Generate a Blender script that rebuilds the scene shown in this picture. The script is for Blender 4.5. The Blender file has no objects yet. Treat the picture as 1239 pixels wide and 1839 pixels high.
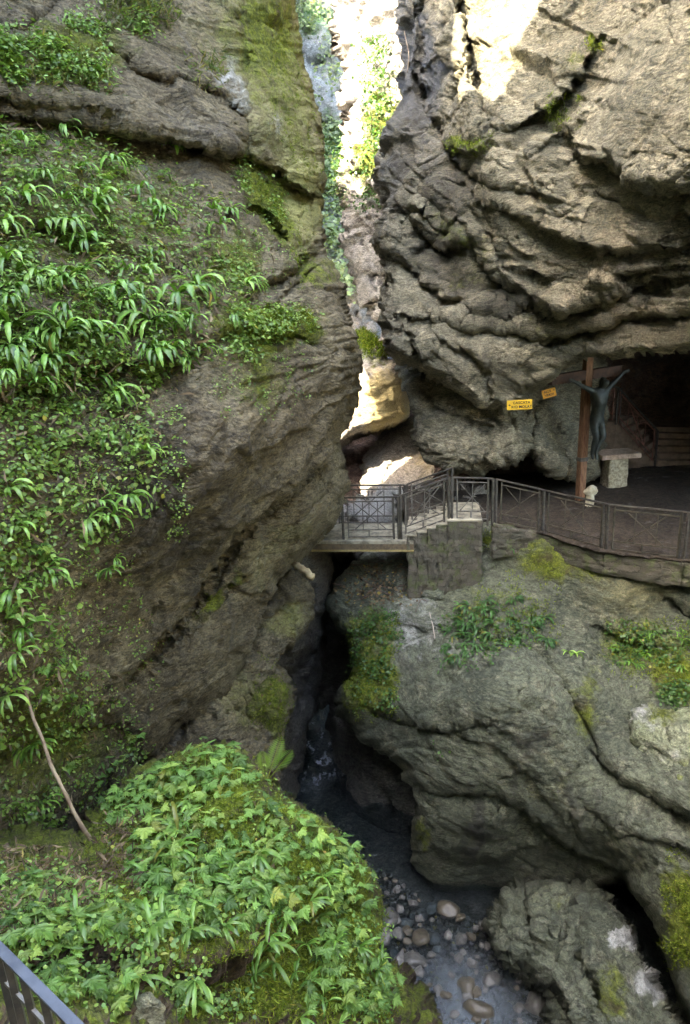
import bpy, math, random
import numpy as np
from mathutils import Vector, Matrix
random.seed(7)
RNG = np.random.default_rng(11)
scene = bpy.context.scene
C = scene.collection
# ------------------------------------------------------------------ camera
PITCH, ROLL, F_PX, W_PX, H_PX = math.radians(17.0), 0.045, 1242.0, 1239.0, 1839.0
_F = np.array([0, math.cos(PITCH), -math.sin(PITCH)])
_u0 = np.array([0, math.sin(PITCH), math.cos(PITCH)]); _r0 = np.array([1.0, 0, 0])
_U = math.cos(ROLL) * _u0 + math.sin(ROLL) * _r0
_R = math.cos(ROLL) * _r0 - math.sin(ROLL) * _u0
cam_data = bpy.data.cameras.new('camera'); cam = bpy.data.objects.new('camera', cam_data); C.objects.link(cam)
cam.matrix_world = Matrix(((_R[0], _U[0], -_F[0], 0), (_R[1], _U[1], -_F[1], 0), (_R[2], _U[2], -_F[2], 0), (0, 0, 0, 1)))
cam_data.sensor_fit = 'VERTICAL'; cam_data.sensor_height = 24.0; cam_data.lens = 24.0 * F_PX / H_PX
cam_data.clip_start = 0.05; cam_data.clip_end = 500
scene.camera = cam
# ------------------------------------------------------------------ world, sun, exposure
SUN_EL, SUN_AZ = math.radians(52), math.radians(-118)      # azimuth from +Y towards +X
S = np.array([math.cos(SUN_EL) * math.sin(SUN_AZ), math.cos(SUN_EL) * math.cos(SUN_AZ), math.sin(SUN_EL)])
world = bpy.data.worlds.new('World'); scene.world = world; world.use_nodes = True
wn = world.node_tree.nodes; wl = world.node_tree.links
sky = wn.new('ShaderNodeTexSky'); sky.sky_type = 'NISHITA'; sky.sun_disc = False
sky.sun_elevation = SUN_EL; sky.sun_rotation = SUN_AZ; sky.air_density = 1.0; sky.dust_density = 3.0; sky.ozone_density = 0.6
bg = wn['Background']; bg.inputs['Strength'].default_value = 0.15; wl.new(sky.outputs[0], bg.inputs[0])
sd_ = bpy.data.lights.new('sun', 'SUN'); sd_.energy = 2.6; sd_.angle = math.radians(0.55); sd_.color = (1, 0.93, 0.80)
sun = bpy.data.objects.new('sun', sd_); C.objects.link(sun)
sun.rotation_euler = Vector((-S[0], -S[1], -S[2])).to_track_quat('-Z', 'Y').to_euler()
scene.view_settings.view_transform = 'Standard'; scene.view_settings.look = 'None'
scene.view_settings.exposure = EXPOSURE = 4.25; scene.view_settings.gamma = 1.0
scene.cycles.max_bounces = 4; scene.cycles.diffuse_bounces = 3; scene.cycles.glossy_bounces = 2
scene.cycles.transparent_max_bounces = 6; scene.cycles.sample_clamp_indirect = 6.0
scene.cycles.use_denoising = True; scene.cycles.use_adaptive_sampling = True; scene.cycles.adaptive_threshold = 0.04
scene.view_settings.use_white_balance = True; scene.view_settings.white_balance_temperature = 7250
# ------------------------------------------------------------------ small helpers
def P(px, py, d):                       # a pixel of the photograph and a depth (m along the view axis) -> world
    px = np.asarray(px, float); py = np.asarray(py, float); d = np.asarray(d, float)
    a = (px - W_PX / 2) / F_PX; b = (H_PX / 2 - py) / F_PX
    return (_F + a[..., None] * _R + b[..., None] * _U) * d[..., None]
def Pz(px, py, z):                      # the point of that pixel's ray at height z
    r = P(px, py, 1.0); return r * (z / r[2])
def depth_z(px, py, z):
    r = P(px, py, np.ones_like(np.asarray(px, float))); return z / r[..., 2]
_perm = np.random.default_rng(3).permutation(256); _perm = np.concatenate([_perm, _perm, _perm]).astype(np.int32)
_g = np.random.default_rng(5).normal(size=(256, 3)); _g /= np.linalg.norm(_g, axis=1)[:, None]; _g = _g.astype(np.float32)
def perlin(p):
    p = p.astype(np.float32); i = np.floor(p).astype(np.int32); f = p - i; i &= 255
    u = f * f * f * (f * (f * 6 - 15) + 10); out = np.zeros(len(p), np.float32)
    for dx in (0, 1):
        for dy in (0, 1):
            for dz in (0, 1):
                h = _perm[_perm[_perm[i[:, 0] + dx] + i[:, 1] + dy] + i[:, 2] + dz]
                g = _g[h]; w = (u[:, 0] if dx else 1 - u[:, 0]) * (u[:, 1] if dy else 1 - u[:, 1]) * (u[:, 2] if dz else 1 - u[:, 2])
                out += w * (g[:, 0] * (f[:, 0] - dx) + g[:, 1] * (f[:, 1] - dy) + g[:, 2] * (f[:, 2] - dz))
    return out * 1.6
def fbm(p, freq, octv=4, gain=0.5, ridged=False):
    a, s, t = 1.0, 0, 0
    for k in range(octv):
        n = perlin(p * freq + 17.3 * k + 40)
        if ridged: n = 1 - 2 * np.abs(n)
        s = s + a * n; t += a; a *= gain; freq *= 2.03
    return s / t
def worley(p, freq):                    # F1, F2-F1 and a random value per cell
    p = (p * freq + 60).astype(np.float32); i = np.floor(p).astype(np.int32); f = p - i; i &= 255
    f1 = np.full(len(p), 9, np.float32); f2 = f1.copy(); cid = np.zeros(len(p), np.float32); tilt = np.zeros(len(p), np.float32)
    for dx in (-1, 0, 1):
        for dy in (-1, 0, 1):
            for dz in (-1, 0, 1):
                h = _perm[_perm[_perm[(i[:, 0] + dx) & 255] + ((i[:, 1] + dy) & 255)] + ((i[:, 2] + dz) & 255)]
                o = _g[h] * 0.45 + 0.5 + np.array([dx, dy, dz], np.float32)
                v = f - o; d = np.sqrt((v ** 2).sum(1)); c = d < f1; tilt = np.where(c, (v * _g[(h * 7 + 13) & 255]).sum(1), tilt)
                f2 = np.where(c, f1, np.minimum(f2, d)); cid = np.where(c, h / 255.0, cid); f1 = np.where(c, d, f1)
    return tilt, f2 - f1, cid
def seg_dist(px, py, pts):              # distance to a polyline, sign (which side), length along it 0..1
    best = np.full(px.shape, 1e9); sgn = np.ones(px.shape); tt = np.zeros(px.shape)
    L = [0]
    for a, b in zip(pts[:-1], pts[1:]): L.append(L[-1] + math.hypot(b[0] - a[0], b[1] - a[1]))
    for k, (a, b) in enumerate(zip(pts[:-1], pts[1:])):
        dx, dy = b[0] - a[0], b[1] - a[1]; l2 = dx * dx + dy * dy + 1e-9
        t = np.clip(((px - a[0]) * dx + (py - a[1]) * dy) / l2, 0, 1)
        qx = px - a[0] - t * dx; qy = py - a[1] - t * dy; d = np.hypot(qx, qy); c = d < best
        best = np.where(c, d, best); sgn = np.where(c, np.where(dx * qy - dy * qx > 0, 1.0, -1.0), sgn)
        tt = np.where(c, (L[k] + t * math.sqrt(l2)) / L[-1], tt)
    return best, sgn, tt
def inside(px, py, poly):
    r = np.zeros(px.shape, bool)
    for a, b in zip(poly, poly[1:] + poly[:1]):
        if a[1] == b[1]: continue
        c = (a[1] > py) != (b[1] > py)
        r ^= c & (px < (b[0] - a[0]) * (py - a[1]) / (b[1] - a[1]) + a[0])
    return r
def sdf(px, py, poly):
    d, _, _ = seg_dist(px, py, poly + poly[:1]); return np.where(inside(px, py, poly), d, -d)
def rbf(ctrl, px, py):
    c = np.array(ctrl, float); n = len(c); s = 500.0
    X = c[:, :2] / s; r = np.hypot(X[:, None, 0] - X[None, :, 0], X[:, None, 1] - X[None, :, 1])
    K = r + 0.0; A = np.zeros((n + 3, n + 3)); A[:n, :n] = K - np.eye(n) * 0.01; A[:n, n] = 1; A[:n, n + 1:] = X; A[n, :n] = 1; A[n + 1:, :n] = X.T
    w = np.linalg.solve(A, np.concatenate([c[:, 2], np.zeros(3)]))
    out = w[n] + w[n + 1] * px / s + w[n + 2] * py / s
    for k in range(n): out = out + w[k] * np.sqrt((px / s - X[k, 0]) ** 2 + (py / s - X[k, 1]) ** 2 + 0.004)
    return out
def make_mesh(name, V, Fq, mat, parent=None, smooth=True, attrs=None, sizes=None):
    """Fq: (n,k) array or list of faces"""
    me = bpy.data.meshes.new(name)
    if isinstance(Fq, list): me.from_pydata([tuple(v) for v in V], [], Fq)
    else:
        n, k = Fq.shape
        me.vertices.add(len(V)); me.vertices.foreach_set('co', np.asarray(V, np.float32).ravel())
        me.loops.add(n * k); me.loops.foreach_set('vertex_index', Fq.ravel().astype(np.int32))
        me.polygons.add(n); me.polygons.foreach_set('loop_start', np.arange(0, n * k, k, dtype=np.int32))
        me.update(calc_edges=True)
    if smooth: me.polygons.foreach_set('use_smooth', np.ones(len(me.polygons), bool))
    for an, av in (attrs or {}).items():
        at = me.color_attributes.new(an, 'FLOAT_COLOR', 'POINT'); at.data.foreach_set('color', np.asarray(av, np.float32).ravel())
    if mat: me.materials.append(mat)
    o = bpy.data.objects.new(name, me); C.objects.link(o)
    if parent: o.parent = parent
    return o
def tag(o, label=None, cat=None, group=None, kind=None):
    if label: o['label'] = label
    if cat: o['category'] = cat
    if group: o['group'] = group
    if kind: o['kind'] = kind
    return o
def empty(name, loc, label, cat, group=None, rz=0):
    o = bpy.data.objects.new(name, None); C.objects.link(o); o.location = tuple(loc); o.rotation_euler.z = rz
    return tag(o, label, cat, group)
# ------------------------------------------------------------------ materials
class NT:
    def __init__(s, name):
        s.m = bpy.data.materials.new(name); s.m.use_nodes = True; s.t = s.m.node_tree; s.n = s.t.nodes; s.l = s.t.links
        s.b = s.n['Principled BSDF']; s.out = s.n['Material Output']
    def node(s, typ, ins=None, **kw):
        nd = s.n.new(typ)
        for k, v in kw.items(): setattr(nd, k, v)
        for k, v in (ins or {}).items(): s.set(nd.inputs[k], v)
        return nd
    def set(s, sock, v):
        if hasattr(v, 'links') and hasattr(v, 'node'): s.l.new(v, sock)
        else: sock.default_value = v
    def noise(s, vec, scale, detail=6, rough=0.6, dist=0.0):
        return s.node('ShaderNodeTexNoise', {'Vector': vec, 'Scale': scale, 'Detail': detail, 'Roughness': rough, 'Distortion': dist}).outputs['Fac']
    def math(s, op, a, b=0.0, clamp=False):
        nd = s.node('ShaderNodeMath', operation=op, use_clamp=clamp); s.set(nd.inputs[0], a); s.set(nd.inputs[1], b); return nd.outputs[0]
    def ramp(s, fac, lo, hi):           # smooth 0..1 between lo and hi
        nd = s.node('ShaderNodeMapRange', {'Value': fac, 'From Min': lo, 'From Max': hi}, interpolation_type='SMOOTHSTEP'); return nd.outputs[0]
    def mix(s, f, a, b, bt='MIX'):
        nd = s.node('ShaderNodeMix', data_type='RGBA', blend_type=bt); s.set(nd.inputs[0], f)
        for i, v in ((6, a), (7, b)):
            if isinstance(v, tuple): v = (*v[:3], 1)
            s.set(nd.inputs[i], v)
        return nd.outputs[2]
    def pos(s): return s.node('ShaderNodeNewGeometry').outputs['Position']
    def mapping(s, vec, rot=(0, 0, 0), scale=(1, 1, 1)):
        return s.node('ShaderNodeMapping', {'Vector': vec, 'Rotation': rot, 'Scale': scale}).outputs[0]

def rock_material(name, c1, c2, c3, warm=(0.30, 0.21, 0.10), moss=(0.10, 0.125, 0.018), bed=(0, 0.5, 0), stretch=3.0, wet=0.0, topmoss=0.0, bump=1.0, fine=1.0):
    t = NT(name); p = t.pos()
    w = t.node('ShaderNodeVectorMath', {0: p, 1: t.node('ShaderNodeVectorMath', {0: t.node('ShaderNodeTexNoise', {'Vector': p, 'Scale': 0.9, 'Detail': 3.0}).outputs['Color'], 'Scale': 0.6}, operation='SCALE').outputs[0]}, operation='ADD').outputs[0]
    b = t.mapping(w, bed, (1, 1, stretch))
    n0 = t.noise(p, 0.55, 5, 0.6); n1 = t.noise(w, 2.3, 7, 0.65); n2 = t.noise(b, 5.0, 8, 0.7); n3 = t.noise(p, 28.0 * fine, 6, 0.75); n4 = t.noise(b, 14, 6, 0.7)
    col = t.mix(t.ramp(n0, 0.38, 0.62), c1, c2)
    col = t.mix(t.ramp(n1, 0.5, 0.72), col, c3)
    at = t.node('ShaderNodeAttribute', attribute_name='paint')
    sp = t.node('ShaderNodeSeparateColor', {0: at.outputs['Color']}); pr, pg, pb = sp.outputs; pa = at.outputs['Alpha']
    col = t.mix(1.0, col, t.mix(t.ramp(t.noise(b, 7.5, 5, 0.75), 0.36, 0.64), (0.60, 0.60, 0.62), (1.35, 1.33, 1.28)), 'MULTIPLY')
    stv = t.mapping(w, (0, 0, 0), (2.6, 2.6, 0.22)); stk = t.ramp(t.noise(stv, 1.0, 5, 0.6), 0.54, 0.68); stk = t.math('MULTIPLY', stk, t.ramp(t.noise(p, 0.35, 2), 0.42, 0.58))
    col = t.mix(t.math('MULTIPLY', stk, 0.48), col, t.mix(t.noise(p, 3.0, 3), (0.030, 0.030, 0.024), (0.055, 0.052, 0.036)))
    # red = moss, green = dark patches and wet stain, blue = pale patches and lichen, alpha = warm ochre and painted bounce light
    brk = t.math('ADD', t.math('MULTIPLY', n1, 0.6), t.math('MULTIPLY', n2, 0.5))        # ~0.55 mean
    def mask(ch, soft=0.16): return t.ramp(t.math('ADD', t.math('MULTIPLY', ch, 0.9), brk), 0.93 - soft, 0.93 + soft)
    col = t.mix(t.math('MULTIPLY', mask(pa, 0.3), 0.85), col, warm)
    v = t.ramp(n3, 0.25, 0.75)
    col = t.mix(t.math('MULTIPLY', t.ramp(n4, 0.45, 0.25), 0.45), col, (0.035, 0.03, 0.026))      # darker along the bedding
    col = t.mix(t.math('MULTIPLY', mask(pb), 0.8), col, (0.50, 0.51, 0.48))
    col = t.mix(t.math('MULTIPLY', mask(pg, 0.28), 0.8), col, (0.030, 0.028, 0.026))
    speck = t.ramp(t.noise(p, 11, 8, 0.8), 0.61, 0.68)
    col = t.mix(t.math('MULTIPLY', speck, 0.35), col, (0.36, 0.36, 0.33))
    mm = mask(pr)
    if topmoss:
        nz = t.node('ShaderNodeSeparateXYZ', {0: t.node('ShaderNodeNewGeometry').outputs['Normal']}).outputs[2]
        mm = t.math('MAXIMUM', mm, t.math('MULTIPLY', t.ramp(t.math('ADD', nz, t.math('MULTIPLY', n1, 0.8)), 0.85, 1.15), topmoss))
    mcol = t.mix(t.ramp(t.noise(p, 7, 6, 0.7), 0.35, 0.65), moss, (moss[0] * 2.1, moss[1] * 2.0, moss[2] * 1.5))
    mcol = t.mix(t.ramp(t.noise(p, 2.2, 3), 0.5, 0.7), mcol, (0.085, 0.075, 0.03))
    col = t.mix(mm, col, mcol)
    col = t.mix(1.0, col, t.mix(v, (0.55, 0.55, 0.55), (1.40, 1.40, 1.40)), 'MULTIPLY')
    ck = t.math('ABSOLUTE', t.math('SUBTRACT', t.noise(b, 3.1, 7, 0.62, 0.5), 0.5)); ckm = t.math('MULTIPLY', t.ramp(ck, 0.014, 0.0), t.ramp(n1, 0.42, 0.58))
    pit = t.ramp(t.noise(p, 36 * fine, 4, 0.7), 0.40, 0.31)
    col = t.mix(t.math('MULTIPLY', t.math('MAXIMUM', ckm, pit), 0.55), col, (0.02, 0.017, 0.014))  # thin cracks and pits darkened, their shade painted in with a little dirt
    t.set(t.b.inputs['Base Color'], col)
    rg = t.math('SUBTRACT', 0.88, t.math('MULTIPLY', t.math('MAXIMUM', t.math('MAXIMUM', mask(pg, 0.3), wet), stk), 0.45))
    t.set(t.b.inputs['Roughness'], rg); t.b.inputs['Specular IOR Level'].default_value = 0.35
    vor = t.node('ShaderNodeTexVoronoi', {'Vector': b, 'Scale': 4.5, 'Detail': 3.0, 'Roughness': 0.6}, feature='DISTANCE_TO_EDGE').outputs['Distance']
    h = t.math('ADD', t.math('MULTIPLY', n2, 0.085 * bump), t.math('MULTIPLY', n4, 0.022 * bump))
    h = t.math('ADD', h, t.math('MULTIPLY', n3, 0.009 * bump)); h = t.math('SUBTRACT', h, t.math('MULTIPLY', ckm, 0.035 * bump)); h = t.math('SUBTRACT', h, t.math('MULTIPLY', pit, 0.006 * bump))
    h = t.math('ADD', h, t.math('MULTIPLY', t.ramp(vor, 0.0, 0.06), 0.018 * bump))
    h = t.math('ADD', h, t.math('MULTIPLY', t.math('MULTIPLY', mm, t.noise(p, 45, 5, 0.8)), 0.03))
    bp = t.node('ShaderNodeBump', {'Height': h, 'Strength': 1.0, 'Distance': 1.0}); t.l.new(bp.outputs[0], t.b.inputs['Normal'])
    return t.m
def simple_material(name, col, rough=0.6, metal=0.0, col2=None, scale=20.0, bump=0.0, transl=0.0, spec=0.5, stretch=(1, 1, 1)):
    t = NT(name); g = t.node('ShaderNodeTexCoord').outputs['Object']; g = t.mapping(g, (0, 0, 0), stretch)
    n = t.noise(g, scale, 6, 0.65)
    t.set(t.b.inputs['Base Color'], t.mix(t.ramp(n, 0.38, 0.65), col, col2 or tuple(c * 0.65 for c in col)))
    t.b.inputs['Roughness'].default_value = rough; t.b.inputs['Metallic'].default_value = metal; t.b.inputs['Specular IOR Level'].default_value = spec
    if bump:
        bp = t.node('ShaderNodeBump', {'Height': n, 'Strength': 0.7, 'Distance': bump}); t.l.new(bp.outputs[0], t.b.inputs['Normal'])
    return t.m
def leaf_material(name, cols, rough=0.38, transl=0.35):
    """leaf colour picked by the 'tone' attribute (r: which green, g: brightness, b: yellowing)"""
    t = NT(name); a = t.node('ShaderNodeAttribute', attribute_name='tone'); s = t.node('ShaderNodeSeparateColor', {0: a.outputs['Color']}).outputs
    oi = t.node('ShaderNodeObjectInfo').outputs['Random']
    f = t.math('FRACT', t.math('ADD', s[0], oi))
    c = t.mix(t.ramp(f, 0.1, 0.55), cols[0], cols[1]); c = t.mix(t.ramp(f, 0.55, 0.95), c, cols[2])
    c = t.mix(s[2], c, (0.42, 0.33, 0.05))
    c = t.mix(1.0, c, t.mix(s[1], (0.45, 0.48, 0.5), (1.3, 1.3, 1.3)), 'MULTIPLY')
    t.set(t.b.inputs['Base Color'], c); t.b.inputs['Roughness'].default_value = rough
    tr = t.node('ShaderNodeBsdfTranslucent', {'Color': t.mix(1.0, c, (1.1, 1.2, 0.5), 'MULTIPLY')})
    mx = t.node('ShaderNodeMixShader', {0: transl, 1: t.b.outputs[0], 2: tr.outputs[0]}); t.l.new(mx.outputs[0], t.out.inputs[0])
    return t.m
# ------------------------------------------------------------------ rock masses
QUAL = 1.0
def axis(lo, hi, flo, fhi, step):
    a = list(np.arange(max(lo, flo), min(hi, fhi) + step * 0.5, step)); s = step
    while a[-1] < hi: s = min(s * 1.18, 60); a.append(a[-1] + s)
    s = step
    while a[0] > lo: s = min(s * 1.18, 60); a.insert(0, a[0] - s)
    return np.array(a)
def sstep(x, a, b):
    t = np.clip((x - a) / (b - a), 0, 1); return t * t * (3 - 2 * t)
SURF = {}
def sheet(name, poly, ctrl, feats=(), paint=(), mat=None, rnd=(40, 1.2), back=4.0, step=2.6, strata=None, amp=(0.22, 0.10, 0.05, 0.02), blocks=(0.9, 0.10), frq=1.0, jag=5.0, kind='structure', shift=(0, 0, 0), blobby=0.0, keepedge=None, calm=()):
    xs_ = [q[0] for q in poly]; ys_ = [q[1] for q in poly]
    step = step / QUAL
    X = axis(min(xs_) - step, max(xs_) + step, -25, 1264, step); Y = axis(min(ys_) - step, max(ys_) + step, -25, 1864, step)
    PX, PY = np.meshgrid(X, Y); sh = PX.shape
    q = np.stack([PX.ravel() / 40, PY.ravel() / 40, np.full(PX.size, len(name) * 3.7)], 1)
    jx = fbm(q, 1.0, 4).reshape(sh) * jag * 1.6; jy = fbm(q + 31.0, 1.0, 4).reshape(sh) * jag * 1.6
    sd = sdf(PX + jx, PY + jy, poly)
    st = np.maximum(np.gradient(X)[None, :], np.gradient(Y)[:, None])
    gx = np.gradient(sd, axis=1) / np.gradient(X)[None, :]; gy = np.gradient(sd, axis=0) / np.gradient(Y)[:, None]
    gl = np.maximum(gx * gx + gy * gy, 0.25)
    near = np.abs(sd) < 0.75 * st
    PXs = np.where(near, PX - gx * sd / gl, PX); PYs = np.where(near, PY - gy * sd / gl, PY); sd = np.where(near, 0, sd)
    D = ctrl(PXs, PYs) if callable(ctrl) else rbf(ctrl, PXs, PYs)
    wob = fbm(q * 1.7 + 9, 1.0, 4).reshape(sh) * 9; wob2 = fbm(q * 1.7 + 77, 1.0, 4).reshape(sh) * 9
    for f in feats:
        if f[0] == 'ledge':
            _, pts, S_, L_, G_, gw = f
            d, s, tt = seg_dist(PXs + wob, PYs + wob2, pts); e = np.sqrt(np.clip(np.sin(np.pi * np.clip(tt, 0.0, 1.0)), 0, 1)); e = np.where((tt <= 0) | (tt >= 1), 0, e)
            D = D + e * (G_ * np.exp(-(d / gw) ** 2) + np.where(s > 0, S_ * np.exp(-d / L_) * (1 - np.exp(-(d / (gw * 0.7)) ** 2) * 0.3), -S_ * 0.25 * np.exp(-d / (L_ * 0.5))))
        elif f[0] == 'bump':
            _, cx, cy, rx, ry, ang, A_ = f
            ca, sa = math.cos(math.radians(ang)), math.sin(math.radians(ang)); dx = PXs + wob * 2 - cx; dy = PYs + wob2 * 2 - cy
            r2 = ((dx * ca + dy * sa) / rx) ** 2 + ((-dx * sa + dy * ca) / ry) ** 2
            D = D - A_ * np.exp(-r2 * 1.2)
    if rnd:
        t = np.clip(1 - sd / rnd[0], 0, 1); D = D + rnd[1] * (1 - np.sqrt(np.clip(1 - t * t, 0, 1)))
    pos = P(PXs, PYs, D)
    def normals(pos):
        du = np.gradient(pos, axis=1); dv = np.gradient(pos, axis=0); n = np.cross(dv, du); n /= np.linalg.norm(n, axis=2)[..., None] + 1e-9
        flip = (n * pos).sum(2) > 0; n[flip] *= -1; return n
    act = sd >= 0; n = normals(pos)
    p = pos[act] * frq; nn = n[act]; disp = np.zeros(len(p))
    disp += amp[0] * fbm(p, 0.45, 3); w = p + 0.5 * np.stack([fbm(p, 0.6, 2), fbm(p + 50, 0.6, 2), fbm(p + 90, 0.6, 2)], 1)
    disp += amp[1] * fbm(w, 1.3, 4, ridged=True)
    if blocks[1]:
        f1, e, cid = worley(w * np.array([1, 1, 1.6]), blocks[0]); disp += blocks[1] * (((cid - 0.5) * 0.9 + 1.5 * f1) * sstep(e, 0, 0.07) - 0.45 * (1 - sstep(e, 0, 0.06)))
        f1, e, cid = worley(w * np.array([1, 1, 1.5]) + 7, blocks[0] * 2.7); disp += 0.42 * blocks[1] * (((cid - 0.5) * 0.8 + 1.6 * f1) * sstep(e, 0, 0.09) - 0.45 * (1 - sstep(e, 0, 0.07)))
    if blocks[1] > 0.1:
        f1, e, cid = worley(w * np.array([1, 1, 1.5]) + 21, blocks[0] * 7.0); disp += 0.20 * blocks[1] * (((cid - 0.5) * 0.8 + 1.6 * f1) * sstep(e, 0, 0.1) - 0.4 * (1 - sstep(e, 0, 0.08))) * sstep(fbm(p + 3, 0.7, 2), -0.35, 0.2)
    if strata:
        fn, sp, A_, spat = strata
        hr = fn(PXs, PYs)[act]; an = np.stack([PXs[act] / 170, hr / 60, PYs[act] * 0.002 + len(name)], 1); h = hr / sp + 1.1 * fbm(an, 1.0, 4) + 0.10 * fbm(p, 3.0, 2)
        fr = h - np.floor(h); prof = np.where(fr < 0.82, fr / 0.82, (1 - fr) / 0.18)          # bulging out then cut back under the bed
        mod = 0.25 + 0.75 * sstep(fbm(an + 13, 1.6, 3), -0.25, 0.3)
        hh = h * 2.7 + 0.8 * fbm(an + 5, 2.6, 2); fr2 = hh - np.floor(hh); prof2 = np.where(fr2 < 0.8, fr2 / 0.8, (1 - fr2) / 0.2)
        disp += A_ * mod * (prof - 0.5) + 0.35 * A_ * sstep(fbm(an + 29, 1.8, 2), -0.2, 0.3) * (prof2 - 0.5)
    disp += amp[2] * fbm(w, 4.0, 4, 0.55, ridged=True) + amp[3] * fbm(p, 13.0, 3, 0.6)
    scale = np.ones(len(p))
    for (cx, cy, rx, ry, k_) in calm: scale = scale * (1 - k_ * np.exp(-(((PXs[act] + wob[act] * 2 - cx) / rx) ** 2 + ((PYs[act] + wob2[act] * 2 - cy) / ry) ** 2) ** 2))
    if keepedge: scale = sstep(sd[act], 0, keepedge) * 0.9 + 0.1
    pos[act] += nn * (disp * scale)[:, None]
    nrm = normals(pos)
    idx = -np.ones(sh, int); idx[act] = np.arange(act.sum())
    a, b, c, d = idx[:-1, :-1], idx[:-1, 1:], idx[1:, 1:], idx[1:, :-1]
    ok = (a >= 0) & (b >= 0) & (c >= 0) & (d >= 0)
    Fq = np.stack([a[ok], d[ok], c[ok], b[ok]], 1)
    V = pos[act]
    # close the mass: boundary edges run backwards away from the viewer
    E = np.concatenate([Fq[:, [0, 1]], Fq[:, [1, 2]], Fq[:, [2, 3]], Fq[:, [3, 0]]]); key = np.sort(E, 1); key = key[:, 0] * (len(V) + 1) + key[:, 1]
    _, inv, cnt = np.unique(key, return_inverse=True, return_counts=True); be = E[cnt[inv] == 1]
    used = np.unique(Fq); remap = -np.ones(len(V), int); remap[used] = np.arange(len(used)); V = V[used]; Fq = remap[Fq]; be = remap[be]
    bv = np.unique(be); ctr = V[bv].mean(0); rings = [bv]
    base = V[bv]; ray = base / np.linalg.norm(base, axis=1)[:, None]; allV = [V]; nV = len(V)
    for k, fr in enumerate((0.06, 0.22, 0.55, 1.0)):
        tgt = base + ray * back * fr + np.array(shift) * fr + (ctr - base) * 0.16 * fr
        tgt += 0.25 * min(1, back / 4) * np.stack([fbm(tgt, 0.8, 3), fbm(tgt + 20, 0.8, 3), fbm(tgt + 40, 0.8, 3)], 1) * (fr > 0.1)
        allV.append(tgt); rings.append(np.arange(nV, nV + len(bv))); nV += len(bv)
    loc = {v: i for i, v in enumerate(bv)}; e0 = np.array([loc[v] for v in be[:, 0]]); e1 = np.array([loc[v] for v in be[:, 1]])
    FF = [Fq]
    for r0, r1 in zip(rings[:-1], rings[1:]): FF.append(np.stack([r0[e1], r0[e0], r1[e0], r1[e1]], 1))
    VV = np.concatenate(allV); FF = np.concatenate(FF)
    col = np.zeros(sh + (4,))
    for (ch, cx, cy, rx, ry, ang, st_) in paint:
        ca, sa = math.cos(math.radians(ang)), math.sin(math.radians(ang)); dx = PX + wob * 3 - cx; dy = PY + wob2 * 3 - cy
        r2 = ((dx * ca + dy * sa) / rx) ** 2 + ((-dx * sa + dy * ca) / ry) ** 2
        i = 'mdpo'.index(ch); col[..., i] = np.clip(col[..., i] + st_ * np.exp(-r2 ** 1.5), -1, 1)
    cv = col[act][used]; cs = [cv] + [cv[bv]] * 4
    o = make_mesh(name, VV, FF, mat, attrs={'paint': np.concatenate(cs)}); tag(o, kind=kind)
    SURF[name] = (X, Y, pos, nrm, act)
    return o
def at(name, px, py):                   # a point on a rock mass and its outward normal
    X, Y, pos, nrm, act = SURF[name]
    i = min(max(int(np.searchsorted(Y, py)), 0), len(Y) - 1); j = min(max(int(np.searchsorted(X, px)), 0), len(X) - 1)
    return (pos[i, j], nrm[i, j]) if act[i, j] else (None, None)

WATER_Z, FLOOR_Z = -13.0, -5.35
lime = rock_material('limestone_brown', (0.135, 0.112, 0.066), (0.205, 0.178, 0.108), (0.098, 0.083, 0.052), warm=(0.36, 0.36, 0.12), bed=(0, 0.7, 0), bump=0.75)  # own brown tone of the left rock
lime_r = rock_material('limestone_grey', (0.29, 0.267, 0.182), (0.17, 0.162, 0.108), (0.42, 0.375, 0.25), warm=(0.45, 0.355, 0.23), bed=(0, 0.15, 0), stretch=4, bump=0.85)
lime_l = rock_material('limestone_waterworn', (0.132, 0.146, 0.098), (0.080, 0.092, 0.064), (0.195, 0.198, 0.14), warm=(0.33, 0.30, 0.14), bed=(0.2, 0.3, 0), bump=0.55)
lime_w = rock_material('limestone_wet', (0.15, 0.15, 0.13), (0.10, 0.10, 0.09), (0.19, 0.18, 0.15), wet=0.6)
lime_p = rock_material('limestone_pale', (0.42, 0.38, 0.32), (0.32, 0.30, 0.27), (0.50, 0.46, 0.38), warm=(0.50, 0.40, 0.16), bed=(0, 1.2, 0))
lime_f = rock_material('limestone_far', (0.42, 0.43, 0.42), (0.34, 0.37, 0.37), (0.50, 0.50, 0.48), moss=(0.10, 0.19, 0.08), bump=2.0)  # distance haze put into the colour as paler, greyer rock
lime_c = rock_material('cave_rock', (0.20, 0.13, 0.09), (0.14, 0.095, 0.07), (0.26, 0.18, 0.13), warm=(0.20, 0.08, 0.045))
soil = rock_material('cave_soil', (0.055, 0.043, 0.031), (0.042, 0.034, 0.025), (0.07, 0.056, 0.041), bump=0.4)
earth = rock_material('mossy_earth', (0.12, 0.085, 0.055), (0.09, 0.065, 0.04), (0.17, 0.13, 0.10), moss=(0.10, 0.14, 0.014), topmoss=0.75, bump=0.9)

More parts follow.
